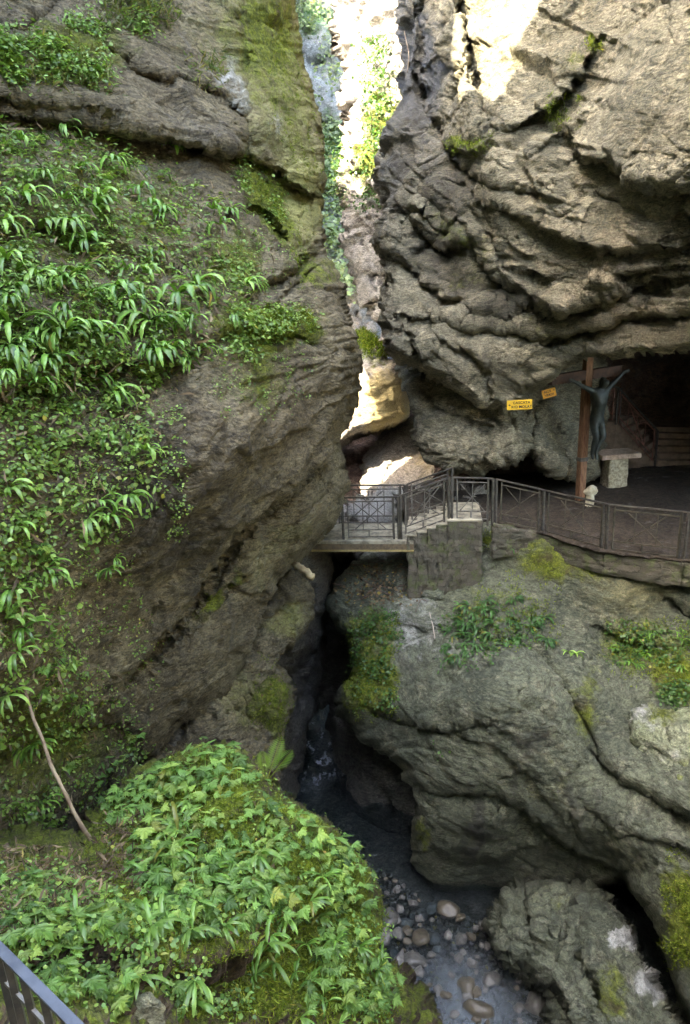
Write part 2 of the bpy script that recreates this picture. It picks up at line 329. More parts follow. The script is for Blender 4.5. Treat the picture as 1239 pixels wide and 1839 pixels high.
A_poly = [(530, -40), (528, 0), (546, 100), (562, 180), (578, 250), (586, 330), (578, 395), (574, 420), (582, 450), (600, 490), (615, 545), (632, 600), (641, 645), (636, 700), (622, 750), (606, 797), (617, 820), (621, 865), (612, 912), (600, 938),
          (580, 965), (560, 988), (540, 1015), (505, 1042), (475, 1082), (455, 1130), (448, 1165), (425, 1205), (398, 1242), (365, 1275), (330, 1300), (290, 1340), (255, 1370), (235, 1395), (215, 1440), (190, 1500), (130, 1580), (0, 1680), (-500, 1900), (-900, 1900), (-900, -1250), (-300, -900), (60, -260), (300, -240), (520, -230)]
A_ctrl = [(0, 0, 10), (0, 200, 9.3), (0, 400, 8.4), (0, 800, 7.2), (0, 1200, 7.2), (0, 1500, 8.4), (200, 0, 11), (200, 200, 10.0), (200, 290, 10.2), (200, 500, 8.9), (200, 800, 8.2), (200, 1100, 8.8), (200, 1400, 10.5),
          (440, 0, 13), (440, 240, 12.0), (440, 320, 12.2), (440, 500, 11.0), (440, 640, 9.8), (440, 800, 9.5), (400, 950, 9.9), (400, 1150, 11.8), (300, 1250, 11.0), (560, 50, 16), (570, 300, 14.5), (585, 450, 13.5), (560, 560, 11.8), (625, 650, 12.6), (590, 780, 12.3), (590, 880, 12.6), (540, 990, 12.8), (470, 1030, 12.0),
          (-400, 400, 5.8), (-400, 1200, 5.2), (-900, 400, 4.0), (-900, 1800, 4.0), (-900, -1200, 4.5), (-400, -1200, 5.5), (200, -1200, 8.5), (540, -1150, 12), (200, -500, 10.5), (540, -500, 15), (-300, -500, 7)]
A_feat = [('ledge', [(-60, 200), (0, 208), (100, 216), (190, 222), (240, 242), (330, 262), (420, 278), (470, 292), (520, 325), (600, 370)], 0.75, 80, 0.30, 9),
          ('ledge', [(-30, 70), (30, 62), (75, 45), (110, 10), (120, -30)], -0.12, 40, 0.25, 9),
          ('ledge', [(-40, 180), (60, 185), (150, 190), (205, 200), (240, 215)], 0.35, 30, 0.15, 7),
          ('ledge', [(180, 75), (265, 135), (330, 145), (400, 178), (442, 218), (452, 300)], 0.35, 45, 0.2, 7),
          ('ledge', [(440, -60), (425, 40), (440, 130), (445, 200), (455, 300), (470, 330)], 0.0, 45, 0.15, 8),
          ('ledge', [(470, 325), (500, 330), (550, 350), (590, 362)], 0.5, 22, 0.25, 6),
          ('ledge', [(440, 540), (475, 522), (520, 495), (560, 462), (590, 430)], 0.35, 35, 0.4, 8),
          ('ledge', [(480, 560), (520, 520), (560, 485), (590, 470)], 0.2, 25, 0.2, 6),
          ('ledge', [(280, 680), (340, 620), (400, 590), (470, 598), (550, 600), (600, 640)], 0.45, 70, 0.1, 9),
          ('ledge', [(380, 420), (420, 380), (470, 370), (510, 420), (500, 470)], 0.3, 40, 0.12, 8),
          ('ledge', [(-60, 420), (60, 400), (150, 420), (260, 470), (380, 520)], 0.35, 70, 0.1, 10),
          ('ledge', [(-60, 720), (80, 690), (160, 660), (260, 650), (330, 640)], 0.45, 70, 0.1, 12),
          ('ledge', [(200, 1240), (300, 1140), (380, 1045), (430, 965), (500, 898), (560, 848), (620, 795)], 0.65, 45, 0.30, 8),
          ('ledge', [(180, 1270), (260, 1185), (330, 1125), (400, 1075), (445, 1020), (520, 930), (620, 860)], 0.12, 40, 0.10, 6),
          ('ledge', [(-60, 1390), (60, 1340), (130, 1300), (200, 1290), (260, 1330)], 0.5, 60, 0.3, 12),
          ('bump', 400, 830, 190, 150, -50, 0.35), ('bump', 120, 560, 130, 70, 0, 0.3), ('bump', 330, 1180, 120, 60, -45, 0.35), ('bump', 80, 1180, 120, 110, 0, 0.25)]
A_paint = [('p', 470, 1000, 40, 150, 42, 0.22), ('p', 330, 1180, 35, 90, 48, 0.15), ('d', 470, 880, 60, 160, 45, 0.12), ('o', 500, 130, 90, 280, -8, 0.50), ('m', 500, 120, 90, 200, -8, 0.30), ('m', 420, 60, 120, 60, 0, 0.22), ('o', 380, 60, 120, 90, 0, 0.22), ('o', 545, 380, 40, 90, 0, 0.4), ('o', 500, 980, 40, 150, 42, 0.25), ('m', 480, 60, 70, 130, -8, 0.25), ('m', 540, 330, 50, 120, -10, 0.12), ('p', 400, 60, 35, 90, -20, 0.25), ('p', 425, 170, 22, 60, -15, 0.4), ('p', 490, 230, 22, 40, 0, 0.4), ('p', 385, 150, 20, 14, 0, 0.5), ('p', 245, 305, 30, 14, 0, 0.5),  # 'o' patches up the right edge paint in yellow-green bounced light, mixed with moss
           ('m', 470, 340, 30, 70, -35, 0.75), ('m', 500, 400, 60, 30, 50, 0.5), ('m', 480, 585, 110, 45, 0, 0.75), ('m', 560, 490, 50, 40, 0, 0.5), ('m', 430, 470, 60, 60, 0, 0.45), ('m', 420, 680, 110, 90, 10, 0.25), ('m', 480, 700, 60, 100, 0, 0.2),
           ('m', 150, 400, 260, 200, 0, 0.4), ('m', 130, 90, 130, 60, 0, 0.5), ('m', 60, 1350, 180, 120, 0, 0.5), ('m', 100, 1150, 110, 100, 0, 0.25), ('m', 400, 1060, 14, 60, 45, 0.55), ('m', 380, 1090, 90, 10, -40, 0.35),
           ('d', 330, 850, 150, 200, 0, 0.32), ('d', 200, 1250, 120, 100, 0, 0.25), ('d', 250, 980, 160, 130, 0, 0.25), ('d', 120, 820, 150, 70, 0, 0.25), ('d', 350, 235, 120, 20, 12, 0.25), ('d', 80, 200, 150, 14, 5, 0.35), ('d', 540, 340, 40, 10, 20, 0.5), ('d', 360, 230, 110, 40, 10, 0.15)]
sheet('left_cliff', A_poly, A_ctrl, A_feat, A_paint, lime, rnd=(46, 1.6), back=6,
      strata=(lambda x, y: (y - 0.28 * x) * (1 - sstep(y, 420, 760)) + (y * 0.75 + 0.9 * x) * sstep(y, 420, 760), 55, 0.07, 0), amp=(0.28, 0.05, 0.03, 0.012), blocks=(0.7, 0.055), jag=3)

G_poly = [(718, -1150), (712, -400), (716, 0), (722, 60), (714, 110), (724, 175), (704, 228), (690, 270), (672, 298), (680, 345), (694, 375), (690, 430), (700, 480), (688, 530), (684, 575), (690, 628), (718, 655), (760, 668), (792, 690), (830, 712), (860, 733), (905, 744), (940, 722), (985, 690), (1010, 664), (1054, 650), (1100, 646), (1180, 640), (1239, 636), (1500, 620), (1900, 600), (1900, -1300), (900, -1300)]
G_ctrl = [(720, 0, 19), (720, 200, 18.6), (690, 300, 18.2), (700, 450, 17.6), (690, 600, 16.6), (790, 0, 18.0), (800, 150, 17.2), (790, 300, 16.4), (780, 450, 16.9), (790, 540, 16.6), (780, 620, 15.8), (850, 720, 16.2), (900, 720, 16.8), (850, 60, 15.8), (870, 200, 14.6), (870, 260, 14.8),
          (900, 620, 15.8), (900, 480, 15.0), (900, 360, 14.2), (980, 60, 14.4), (1000, 160, 13.6), (1020, 300, 12.8), (1100, 100, 12.6), (1100, 300, 12.0), (1100, 450, 12.4), (1100, 560, 13.2), (1100, 630, 13.8), (1000, 480, 13.8), (1000, 640, 15.0),
          (1239, 0, 10.8), (1239, 200, 10.3), (1239, 400, 10.9), (1239, 560, 12.0), (1239, 630, 12.6), (1500, 300, 8.0), (1900, 600, 5.5), (1900, 0, 5.0), (1900, -1200, 5.0), (1400, -1200, 7.0), (1000, -1200, 10), (720, -1100, 14), (720, -500, 17.5), (1100, -500, 12.5)]
G_feat = [('ledge', [(1010, 235), (1045, 290), (1085, 292), (1130, 322), (1180, 335), (1300, 350)], 0.91, 70, 0.27, 8),
          ('ledge', [(820, -60), (828, 30), (842, 110), (856, 180), (880, 245)], -0.98, 55, 0.34, 9),
          ('ledge', [(715, 100), (760, 160), (785, 230), (830, 300), (880, 330), (960, 345), (1010, 330)], 0.39, 40, 0.20, 9),
          ('ledge', [(880, 235), (930, 225), (980, 200), (1010, 180), (1045, 130), (1080, 60)], 0.59, 45, 0.20, 9),
          ('ledge', [(690, 390), (735, 375), (760, 420), (800, 455), (850, 430), (900, 510), (960, 552), (1015, 565), (1090, 530), (1180, 505), (1320, 490)], 0.72, 50, 0.41, 9),
          ('ledge', [(690, 440), (740, 490), (800, 540), (860, 555), (930, 560), (1010, 575)], 0.45, 45, 0.27, 8),
          ('ledge', [(685, 560), (730, 575), (790, 572), (850, 592), (910, 590), (980, 612), (1050, 600), (1120, 575), (1320, 560)], 0.45, 35, 0.38, 7),
          ('ledge', [(885, 355), (940, 395), (1000, 430), (1080, 455), (1160, 452), (1320, 440)], 0.52, 45, 0.20, 7),
          ('ledge', [(900, 480), (970, 500), (1040, 515), (1110, 500), (1200, 480), (1320, 470)], 0.29, 30, 0.16, 6),
          ('ledge', [(1050, 330), (1120, 365), (1200, 385), (1320, 400)], 0.26, 35, 0.16, 6),
          ('ledge', [(860, 300), (880, 370), (890, 440), (910, 490)], 0.26, 40, 0.16, 8),
          ('ledge', [(770, 590), (800, 620), (850, 640), (880, 690), (880, 740)], 0.26, 30, 0.20, 6),
          ('ledge', [(705, 590), (735, 600), (745, 640), (760, 668)], 0.26, 30, 0.20, 6),
          ('ledge', [(735, 380), (760, 340), (790, 380), (800, 420), (740, 470)], 0.26, 30, 0.27, 8),
          ('ledge', [(740, -40), (760, 60), (750, 140), (770, 220)], 0.33, 40, 0.27, 8),
          ('bump', 1130, 160, 90, 110, 0, 0.4), ('bump', 730, 620, 50, 45, 0, 0.35), ('bump', 850, 470, 60, 40, 30, 0.3), ('bump', 900, 620, 90, 60, 10, 0.25), ('bump', 735, 430, 40, 40, 0, 0.35)]
G_paint = [('d', 770, 230, 80, 280, -12, 0.32), ('d', 860, 480, 160, 60, 25, 0.2), ('o', 1120, 480, 180, 100, 0, 0.35), ('o', 1150, 590, 140, 45, 0, 0.35), ('o', 1150, 200, 90, 130, 0, 0.12), ('d', 740, 120, 50, 160, 0, 0.45), ('d', 700, 330, 30, 80, 0, 0.5), ('d', 760, 480, 90, 50, 30, 0.3), ('d', 830, 330, 70, 70, 0, 0.25), ('d', 940, 250, 100, 40, 30, 0.3), ('d', 700, 590, 30, 70, 0, 0.35), ('d', 920, 540, 100, 25, 15, 0.4),
           ('p', 1130, 120, 110, 110, 0, 0.1), ('m', 850, 262, 45, 14, 10, 0.7), ('m', 1000, 205, 30, 16, -30, 0.5), ('m', 1070, 75, 18, 10, 0, 0.7), ('m', 1030, 110, 30, 20, -30, 0.35), ('m', 830, 430, 90, 30, 30, 0.3), ('m', 850, 510, 110, 40, 10, 0.25), ('m', 980, 600, 90, 50, 20, 0.28), ('m', 720, 460, 60, 14, 20, 0.25), ('m', 840, 350, 80, 90, 0, 0.15), ('p', 870, 150, 50, 130, -15, 0.2), ('p', 700, 500, 40, 60, 0, 0.2)]
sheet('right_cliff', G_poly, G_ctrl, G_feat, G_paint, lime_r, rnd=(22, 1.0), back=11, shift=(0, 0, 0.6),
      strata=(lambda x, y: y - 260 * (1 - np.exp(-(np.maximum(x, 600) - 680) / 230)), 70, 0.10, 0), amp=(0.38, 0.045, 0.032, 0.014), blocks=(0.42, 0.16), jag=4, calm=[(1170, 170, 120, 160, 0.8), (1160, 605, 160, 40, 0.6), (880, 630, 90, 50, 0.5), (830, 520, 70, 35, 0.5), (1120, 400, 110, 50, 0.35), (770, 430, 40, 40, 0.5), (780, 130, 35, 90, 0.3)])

H_poly = [(715, 640), (722, 668), (730, 705), (744, 740), (750, 790), (768, 820), (800, 848), (845, 852), (872, 846), (900, 838), (925, 832), (948, 812), (962, 818), (974, 836), (1000, 856), (1030, 862), (1075, 850), (1090, 780), (1085, 640), (1060, 600), (720, 600)]
H_ctrl = [(720, 660, 18.8), (760, 800, 18.0), (850, 700, 18.0), (850, 840, 17.3), (900, 780, 17.2), (930, 720, 17.6), (950, 700, 17.9), (1000, 700, 18.6), (1000, 840, 17.8), (1050, 840, 19), (1060, 680, 21), (720, 600, 20), (900, 600, 19.5)]
H_feat = [('ledge', [(860, 735), (900, 755), (930, 745), (975, 715), (1010, 700)], 0.3, 30, 0.25, 6), ('ledge', [(750, 690), (790, 730), (850, 760), (890, 770)], 0.3, 40, 0.2, 7), ('ledge', [(960, 730), (962, 760), (958, 800)], 0.15, 20, 0.25, 5),
          ('ledge', [(1000, 760), (1015, 790), (1020, 850)], 0.15, 20, 0.15, 5), ('bump', 830, 800, 60, 40, 10, 0.4), ('bump', 920, 770, 50, 40, 0, 0.3)]
H_paint = [('m', 800, 700, 60, 50, 30, 0.3), ('m', 1000, 800, 30, 50, 0, 0.25), ('m', 840, 800, 60, 30, 0, 0.15), ('o', 760, 720, 30, 60, 0, 0.2), ('d', 1020, 700, 40, 60, 0, 0.3), ('p', 800, 790, 40, 30, 0, 0.2)]
sheet('cave_mouth_rock', H_poly, H_ctrl, H_feat, H_paint, lime_r, rnd=(26, 0.9), back=4, strata=(lambda x, y: y + 0.25 * x, 40, 0.08, 0), amp=(0.2, 0.09, 0.05, 0.02), blocks=(0.9, 0.10), jag=5)

D_poly = [(586, 1086), (598, 1062), (622, 1030), (640, 1004), (664, 986), (690, 976), (735, 974), (745, 950), (800, 935), (880, 932), (930, 944), (975, 958), (1030, 974), (1090, 986), (1160, 994), (1239, 1000), (1400, 1006), (1900, 1000), (1900, 2400), (1350, 2100), (1239, 1832), (1207, 1765), (1192, 1690), (1162, 1630), (1112, 1586), (1060, 1592), (1000, 1594), (905, 1600), (850, 1604), (778, 1594), (745, 1552), (735, 1492), (748, 1452), (742, 1412), (718, 1378), (690, 1345), (650, 1330), (632, 1300), (612, 1284), (605, 1258), (612, 1238), (628, 1222), (636, 1196), (632, 1168), (617, 1138), (600, 1118)]
D_ctrl = [(600, 1080, 17.3), (690, 985, 18.2), (735, 990, 17.6), (800, 945, 17.3), (900, 940, 16.55), (1000, 966, 15.9), (1100, 992, 15.2), (1239, 1006, 14.8), (650, 1150, 16.3), (620, 1255, 15.8), (700, 1080, 16.6), (760, 1150, 15.7), (760, 1260, 14.9), (690, 1330, 15.6), (800, 1060, 16.4), (900, 1060, 16.0), (900, 1150, 15.2), (900, 1260, 13.9), (850, 1360, 13.6), (790, 1500, 15.0), (775, 1570, 15.9), (860, 1430, 13.9), (900, 1500, 14.4), (900, 1590, 15.8), (1000, 1100, 15.4), (1000, 1250, 13.7), (1000, 1400, 12.9), (1000, 1580, 15.0), (1080, 1575, 14.2), (1040, 1500, 13.1), (1080, 1300, 13.4), (1130, 1450, 12.0), (1120, 1150, 14.6), (1239, 1120, 14.2), (1239, 1250, 13.4), (1239, 1500, 11.2), (1170, 1600, 11.6), (1220, 1700, 10.9), (1260, 1839, 10.2), (1900, 1000, 9), (1900, 2300, 5), (1500, 1500, 8.0), (1400, 2000, 8.5)]
D_feat = [('ledge', [(730, 1395), (790, 1422), (870, 1420), (930, 1445), (985, 1492), (1045, 1540), (1130, 1562)], 0.5, 60, 0.15, 8),
          ('ledge', [(780, 1300), (880, 1330), (950, 1390), (990, 1450), (1060, 1510)], 0.2, 60, 0.05, 12),
          ('ledge', [(860, 1152), (930, 1158), (980, 1180), (1020, 1235), (1065, 1320), (1100, 1420)], 0.22, 45, 0.16, 7),
          ('ledge', [(1060, 1345), (1120, 1400), (1180, 1432), (1239, 1480), (1300, 1520)], 0.45, 45, 0.25, 8),
          ('ledge', [(1050, 1440), (1110, 1490), (1180, 1510), (1300, 1560)], 0.2, 45, 0.1, 8),
          ('ledge', [(1180, 1060), (1220, 1090), (1300, 1150)], 0.3, 40, 0.2, 8),
          ('ledge', [(1090, 1575), (1130, 1590), (1175, 1630), (1205, 1690)], 0.1, 30, 0.1, 8),
          ('ledge', [(660, 1040), (720, 1060), (790, 1075), (840, 1000)], 0.15, 30, 0.1, 6),
          ('ledge', [(600, 1262), (650, 1262), (710, 1290), (800, 1310), (900, 1290)], 0.3, 40, 0.12, 10),
          ('ledge', [(700, 1110), (760, 1130), (830, 1135), (900, 1150), (960, 1140)], 0.2, 30, 0.1, 8),
          ('ledge', [(1060, 1120), (1120, 1150), (1180, 1160), (1280, 1150)], 0.3, 40, 0.12, 8),
          ('bump', 880, 1240, 190, 120, 0, 0.8), ('bump', 840, 1480, 80, 60, 0, 0.45), ('bump', 980, 1500, 60, 60, 0, 0.2), ('bump', 1100, 1060, 90, 50, 0, 0.3), ('bump', 1140, 1510, 70, 40, 20, 0.35), ('bump', 650, 1260, 40, 30, 0, 0.3)]
D_paint = [('p', 690, 990, 55, 16, 0, 0.5), ('d', 860, 1520, 160, 60, 5, 0.25), ('d', 950, 1300, 60, 160, 30, 0.15), ('d', 690, 1290, 80, 40, 20, 0.3), ('m', 670, 1160, 60, 90, 0, 0.5), ('m', 660, 1235, 60, 40, 0, 0.65), ('p', 740, 1130, 90, 80, 0, 0.35), ('p', 790, 1030, 90, 40, -40, 0.15), ('d', 850, 1110, 60, 40, 0, 0.3), ('d', 730, 1200, 60, 30, 0, 0.35), ('m', 880, 1100, 110, 70, 0, 0.35), ('m', 1010, 1010, 120, 40, 10, 0.55), ('m', 870, 970, 14, 18, 0, 0.9), ('m', 1150, 1160, 100, 60, 0, 0.5), ('m', 1230, 1230, 60, 40, 0, 0.7), ('m', 1050, 1260, 30, 60, 0, 0.4),  # first 'd' paints in the downward-facing shade of the lower bulge, with some stain
           ('m', 980, 1430, 60, 110, 30, 0.25), ('m', 1225, 1640, 30, 110, -8, 0.7), ('m', 760, 1500, 20, 30, 0, 0.5), ('d', 855, 1490, 14, 70, 5, 0.5), ('d', 960, 1330, 30, 30, 0, 0.35), ('d', 1080, 1440, 12, 40, 0, 0.5), ('d', 900, 1010, 200, 40, 8, 0.2), ('o', 1130, 1060, 100, 60, 0, 0.35), ('o', 900, 1300, 220, 180, 0, 0.12), ('o', 690, 1320, 60, 30, 0, 0.1), ('m', 1100, 1330, 90, 60, 30, 0.2), ('p', 820, 1180, 40, 12, 0, 0.2)]
sheet('right_cliff_base', D_poly, D_ctrl, D_feat, D_paint, lime_l, rnd=(24, 0.9), back=4.5, strata=(lambda x, y: np.hypot((x - 760) * 0.8, (y - 1500)) , 30, 0.05, 0), amp=(0.22, 0.05, 0.028, 0.012), blocks=(0.6, 0.045), jag=4)

E_poly = [(620, 1120), (640, 1200), (632, 1228), (606, 1250), (598, 1300), (600, 1350), (610, 1410), (628, 1455), (655, 1492), (695, 1520), (735, 1552), (770, 1600), (830, 1640), (880, 1660), (905, 1700), (960, 1760), (1010, 1900), (1400, 1900), (1400, 1060), (700, 1060)]
E_ctrl = lambda x, y: np.minimum(rbf([(600, 1130, 21), (600, 1300, 20.3), (640, 1450, 18.8), (760, 1580, 17.6), (900, 1650, 16.8), (1000, 1800, 15), (720, 1350, 18.6), (900, 1450, 18.4), (1000, 1650, 16.6), (1100, 1650, 16.2), (1200, 1700, 15.2), (1400, 1500, 14.5), (1400, 1900, 13), (1200, 1200, 18)], x, y), 21)
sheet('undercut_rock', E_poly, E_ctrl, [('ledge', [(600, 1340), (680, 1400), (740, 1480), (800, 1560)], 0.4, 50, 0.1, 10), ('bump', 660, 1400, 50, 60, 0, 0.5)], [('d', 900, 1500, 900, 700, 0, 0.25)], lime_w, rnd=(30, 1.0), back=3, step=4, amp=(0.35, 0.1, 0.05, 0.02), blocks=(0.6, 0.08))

Cp = [(480, 940), (604, 960), (596, 990), (586, 1030), (590, 1062), (586, 1120), (574, 1180), (572, 1235), (562, 1290), (550, 1345), (540, 1400), (536, 1440), (548, 1500), (570, 1620), (300, 1620), (300, 940)]
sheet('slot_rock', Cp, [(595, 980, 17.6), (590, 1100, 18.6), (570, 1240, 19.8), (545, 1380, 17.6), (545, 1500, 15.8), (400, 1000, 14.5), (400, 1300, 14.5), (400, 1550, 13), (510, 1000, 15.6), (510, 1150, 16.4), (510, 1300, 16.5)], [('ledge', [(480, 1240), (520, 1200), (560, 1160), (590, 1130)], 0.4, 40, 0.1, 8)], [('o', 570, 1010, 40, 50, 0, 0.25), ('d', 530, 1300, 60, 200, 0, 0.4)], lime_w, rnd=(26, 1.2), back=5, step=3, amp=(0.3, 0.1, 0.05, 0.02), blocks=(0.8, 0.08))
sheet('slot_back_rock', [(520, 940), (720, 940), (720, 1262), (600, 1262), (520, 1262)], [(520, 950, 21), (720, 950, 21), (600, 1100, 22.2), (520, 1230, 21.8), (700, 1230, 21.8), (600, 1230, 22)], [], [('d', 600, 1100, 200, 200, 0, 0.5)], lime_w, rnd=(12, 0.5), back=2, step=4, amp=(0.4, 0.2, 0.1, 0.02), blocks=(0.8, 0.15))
B1 = [(448, 1135), (452, 1095), (470, 1060), (500, 1040), (530, 1026), (556, 1040), (564, 1075), (560, 1105), (540, 1140), (515, 1165), (497, 1190), (470, 1200), (445, 1190)]
sheet('slot_boulder', B1, [(460, 1060, 14.6), (540, 1040, 14.8), (560, 1100, 15.2), (500, 1180, 14.2), (460, 1180, 13.8), (500, 1110, 14.1)], [('ledge', [(455, 1110), (500, 1095), (560, 1075)], 0.25, 25, 0.08, 8)], [('o', 520, 1110, 50, 30, -30, 0.5), ('d', 480, 1080, 50, 30, 0, 0.4), ('m', 500, 1125, 60, 20, -30, 0.2)], lime, rnd=(30, 0.9), back=1.6, jag=3, amp=(0.1, 0.08, 0.05, 0.02), kind='structure')
B2 = [(440, 1160), (470, 1164), (495, 1180), (514, 1212), (525, 1245), (520, 1290), (510, 1325), (506, 1370), (500, 1450), (480, 1520), (250, 1520), (200, 1440), (230, 1380), (330, 1290), (400, 1220)]
sheet('mossy_slope_rock', B2, [(450, 1180, 13.8), (515, 1240, 14.0), (500, 1380, 13.3), (400, 1300, 12.6), (300, 1370, 12.0), (230, 1400, 11.6), (300, 1500, 11.4), (480, 1500, 12.5)], [('ledge', [(380, 1290), (440, 1250), (480, 1210), (500, 1185)], 0.2, 30, 0.06, 8), ('bump', 480, 1260, 35, 50, 0, 0.4)], [('m', 480, 1260, 40, 60, 20, 0.45), ('m', 500, 1300, 20, 50, 0, 0.3), ('o', 430, 1250, 60, 60, 0, 0.35), ('d', 360, 1320, 60, 40, 0, 0.3)], lime, rnd=(30, 1.0), back=2.5, jag=4, amp=(0.15, 0.09, 0.05, 0.02))

I_poly = [(588, -700), (596, -300), (600, -20), (596, 40), (606, 82), (622, 122), (625, 200), (616, 270), (609, 330), (615, 400), (625, 470), (642, 512), (660, 548), (684, 590), (708, 640), (760, 700), (900, 700), (900, -800), (620, -800)]
I_ctrl = [(600, -700, 20), (600, 0, 27), (620, 200, 26), (612, 350, 25), (625, 480, 24), (680, 600, 22.0), (720, 0, 23), (720, 300, 22), (740, 600, 21.5), (900, 0, 21), (900, 600, 20.5), (900, -700, 17)]
I_feat = [('ledge', [(605, 290), (640, 300), (680, 320), (730, 330)], 0.4, 40, 0.1, 8), ('ledge', [(612, 400), (650, 420), (700, 430)], 0.4, 25, 0.2, 7), ('ledge', [(620, 470), (660, 490), (700, 500)], 0.3, 25, 0.2, 6), ('ledge', [(640, 520), (680, 545), (720, 550)], 0.3, 25, 0.2, 6), ('ledge', [(660, -60), (650, 60), (668, 160), (650, 260)], 0.4, 40, 0.1, 8)]
sheet('gap_cliff', I_poly, I_ctrl, I_feat, [('m', 680, 250, 40, 120, 15, 0.6), ('p', 630, 100, 40, 150, 0, 0.25), ('d', 690, 440, 30, 80, 0, 0.3), ('m', 615, 330, 20, 60, 0, 0.25)], lime_p, rnd=(24, 1.8), back=9, strata=(lambda x, y: y + 0.2 * x, 45, 0.16, 0), amp=(0.4, 0.2, 0.1, 0.03), blocks=(0.6, 0.16), jag=6)
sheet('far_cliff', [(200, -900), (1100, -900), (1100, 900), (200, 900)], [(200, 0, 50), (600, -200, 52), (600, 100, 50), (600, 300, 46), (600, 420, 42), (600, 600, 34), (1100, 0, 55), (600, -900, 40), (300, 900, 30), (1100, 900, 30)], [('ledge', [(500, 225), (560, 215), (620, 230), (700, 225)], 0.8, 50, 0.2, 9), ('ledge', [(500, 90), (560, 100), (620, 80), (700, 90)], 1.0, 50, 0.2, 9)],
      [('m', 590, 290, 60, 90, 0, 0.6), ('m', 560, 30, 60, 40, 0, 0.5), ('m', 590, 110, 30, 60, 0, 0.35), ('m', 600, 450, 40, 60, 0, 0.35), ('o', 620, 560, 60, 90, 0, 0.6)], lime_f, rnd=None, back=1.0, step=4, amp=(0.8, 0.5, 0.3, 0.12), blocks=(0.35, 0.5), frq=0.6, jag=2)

K_poly = [(595, 800), (612, 779), (622, 735), (636, 690), (640, 650), (626, 604), (645, 594), (668, 600), (686, 616), (692, 642), (716, 652), (727, 690), (735, 744), (712, 758), (680, 766), (640, 778)]
sheet('wedged_boulder', K_poly, [(600, 790, 23.4), (640, 620, 24.0), (690, 640, 23.6), (725, 680, 23.6), (735, 745, 23.4), (680, 700, 22.4), (660, 770, 23.0)], [('ledge', [(630, 655), (660, 668), (700, 655), (730, 662)], -0.25, 30, 0.06, 6)], [('m', 648, 602, 36, 18, 15, 1.0), ('m', 665, 645, 40, 18, 20, 0.45), ('p', 655, 640, 22, 26, 0, 0.5), ('o', 690, 720, 60, 60, 0, 0.8), ('d', 640, 770, 60, 8, 0, 0.3)], lime_p, rnd=(16, 0.9), back=3.5, shift=(0, 0, -0.5), amp=(0.12, 0.06, 0.03, 0.015), blocks=(0.7, 0.07), jag=3)
sheet('passage_rock', [(540, 700), (800, 700), (860, 900), (860, 1030), (540, 1030)], [(560, 750, 29), (700, 740, 29.5), (800, 750, 26), (560, 950, 26), (700, 950, 26), (860, 900, 22), (860, 1030, 21)], [('ledge', [(560, 850), (620, 830), (700, 800), (780, 790)], 0.3, 40, 0.2, 8)], [('o', 640, 800, 120, 120, 0, 0.2)], rock_material('limestone_pink', (0.30, 0.22, 0.19), (0.25, 0.19, 0.17), (0.34, 0.27, 0.23)), rnd=None, back=2, step=3, amp=(0.3, 0.15, 0.08, 0.03), blocks=(0.7, 0.15))
L2 = [(648, 905), (652, 850), (656, 820), (676, 792), (704, 768), (738, 752), (762, 760), (770, 800), (800, 830), (850, 860), (860, 930), (700, 930)]
sheet('slanted_slab', L2, [(655, 880, 24.0), (660, 820, 24.8), (700, 775, 25.6), (745, 755, 26), (700, 850, 23.2), (760, 800, 24), (850, 900, 20.5), (700, 920, 22)], [('ledge', [(665, 900), (690, 850), (720, 810), (750, 775)], 0.25, 60, 0.0, 12)], [('o', 780, 830, 50, 50, 0, 0.4), ('m', 760, 850, 40, 40, 0, 0.25), ('p', 670, 830, 20, 60, 30, 0.4)], lime_p, rnd=(26, 1.4), back=3, amp=(0.15, 0.1, 0.06, 0.03), blocks=(0.9, 0.08), jag=3)
L3 = [(590, 985), (596, 935), (640, 912), (664, 894), (700, 884), (745, 876), (800, 868), (870, 880), (870, 985)]
sheet('pale_rubble_rock', L3, [(600, 960, 19.6), (640, 920, 20.2), (700, 890, 20.4), (760, 880, 20), (850, 880, 19.5), (700, 960, 19.0), (850, 960, 18.6)], [('bump', 660, 925, 30, 18, 0, 0.3), ('bump', 720, 905, 30, 20, 0, 0.3)], [('p', 700, 920, 80, 40, 0, 0.6)], lime_p, rnd=(20, 0.9), back=2, amp=(0.2, 0.2, 0.1, 0.04), blocks=(1.4, 0.22), jag=4)
F_poly = [(884, 1680), (892, 1640), (906, 1606), (940, 1594), (1000, 1598), (1055, 1612), (1105, 1645), (1145, 1700), (1180, 1770), (1225, 1850), (1290, 1990), (1020, 1990), (1000, 1880), (985, 1800), (968, 1752), (930, 1738), (892, 1716)]
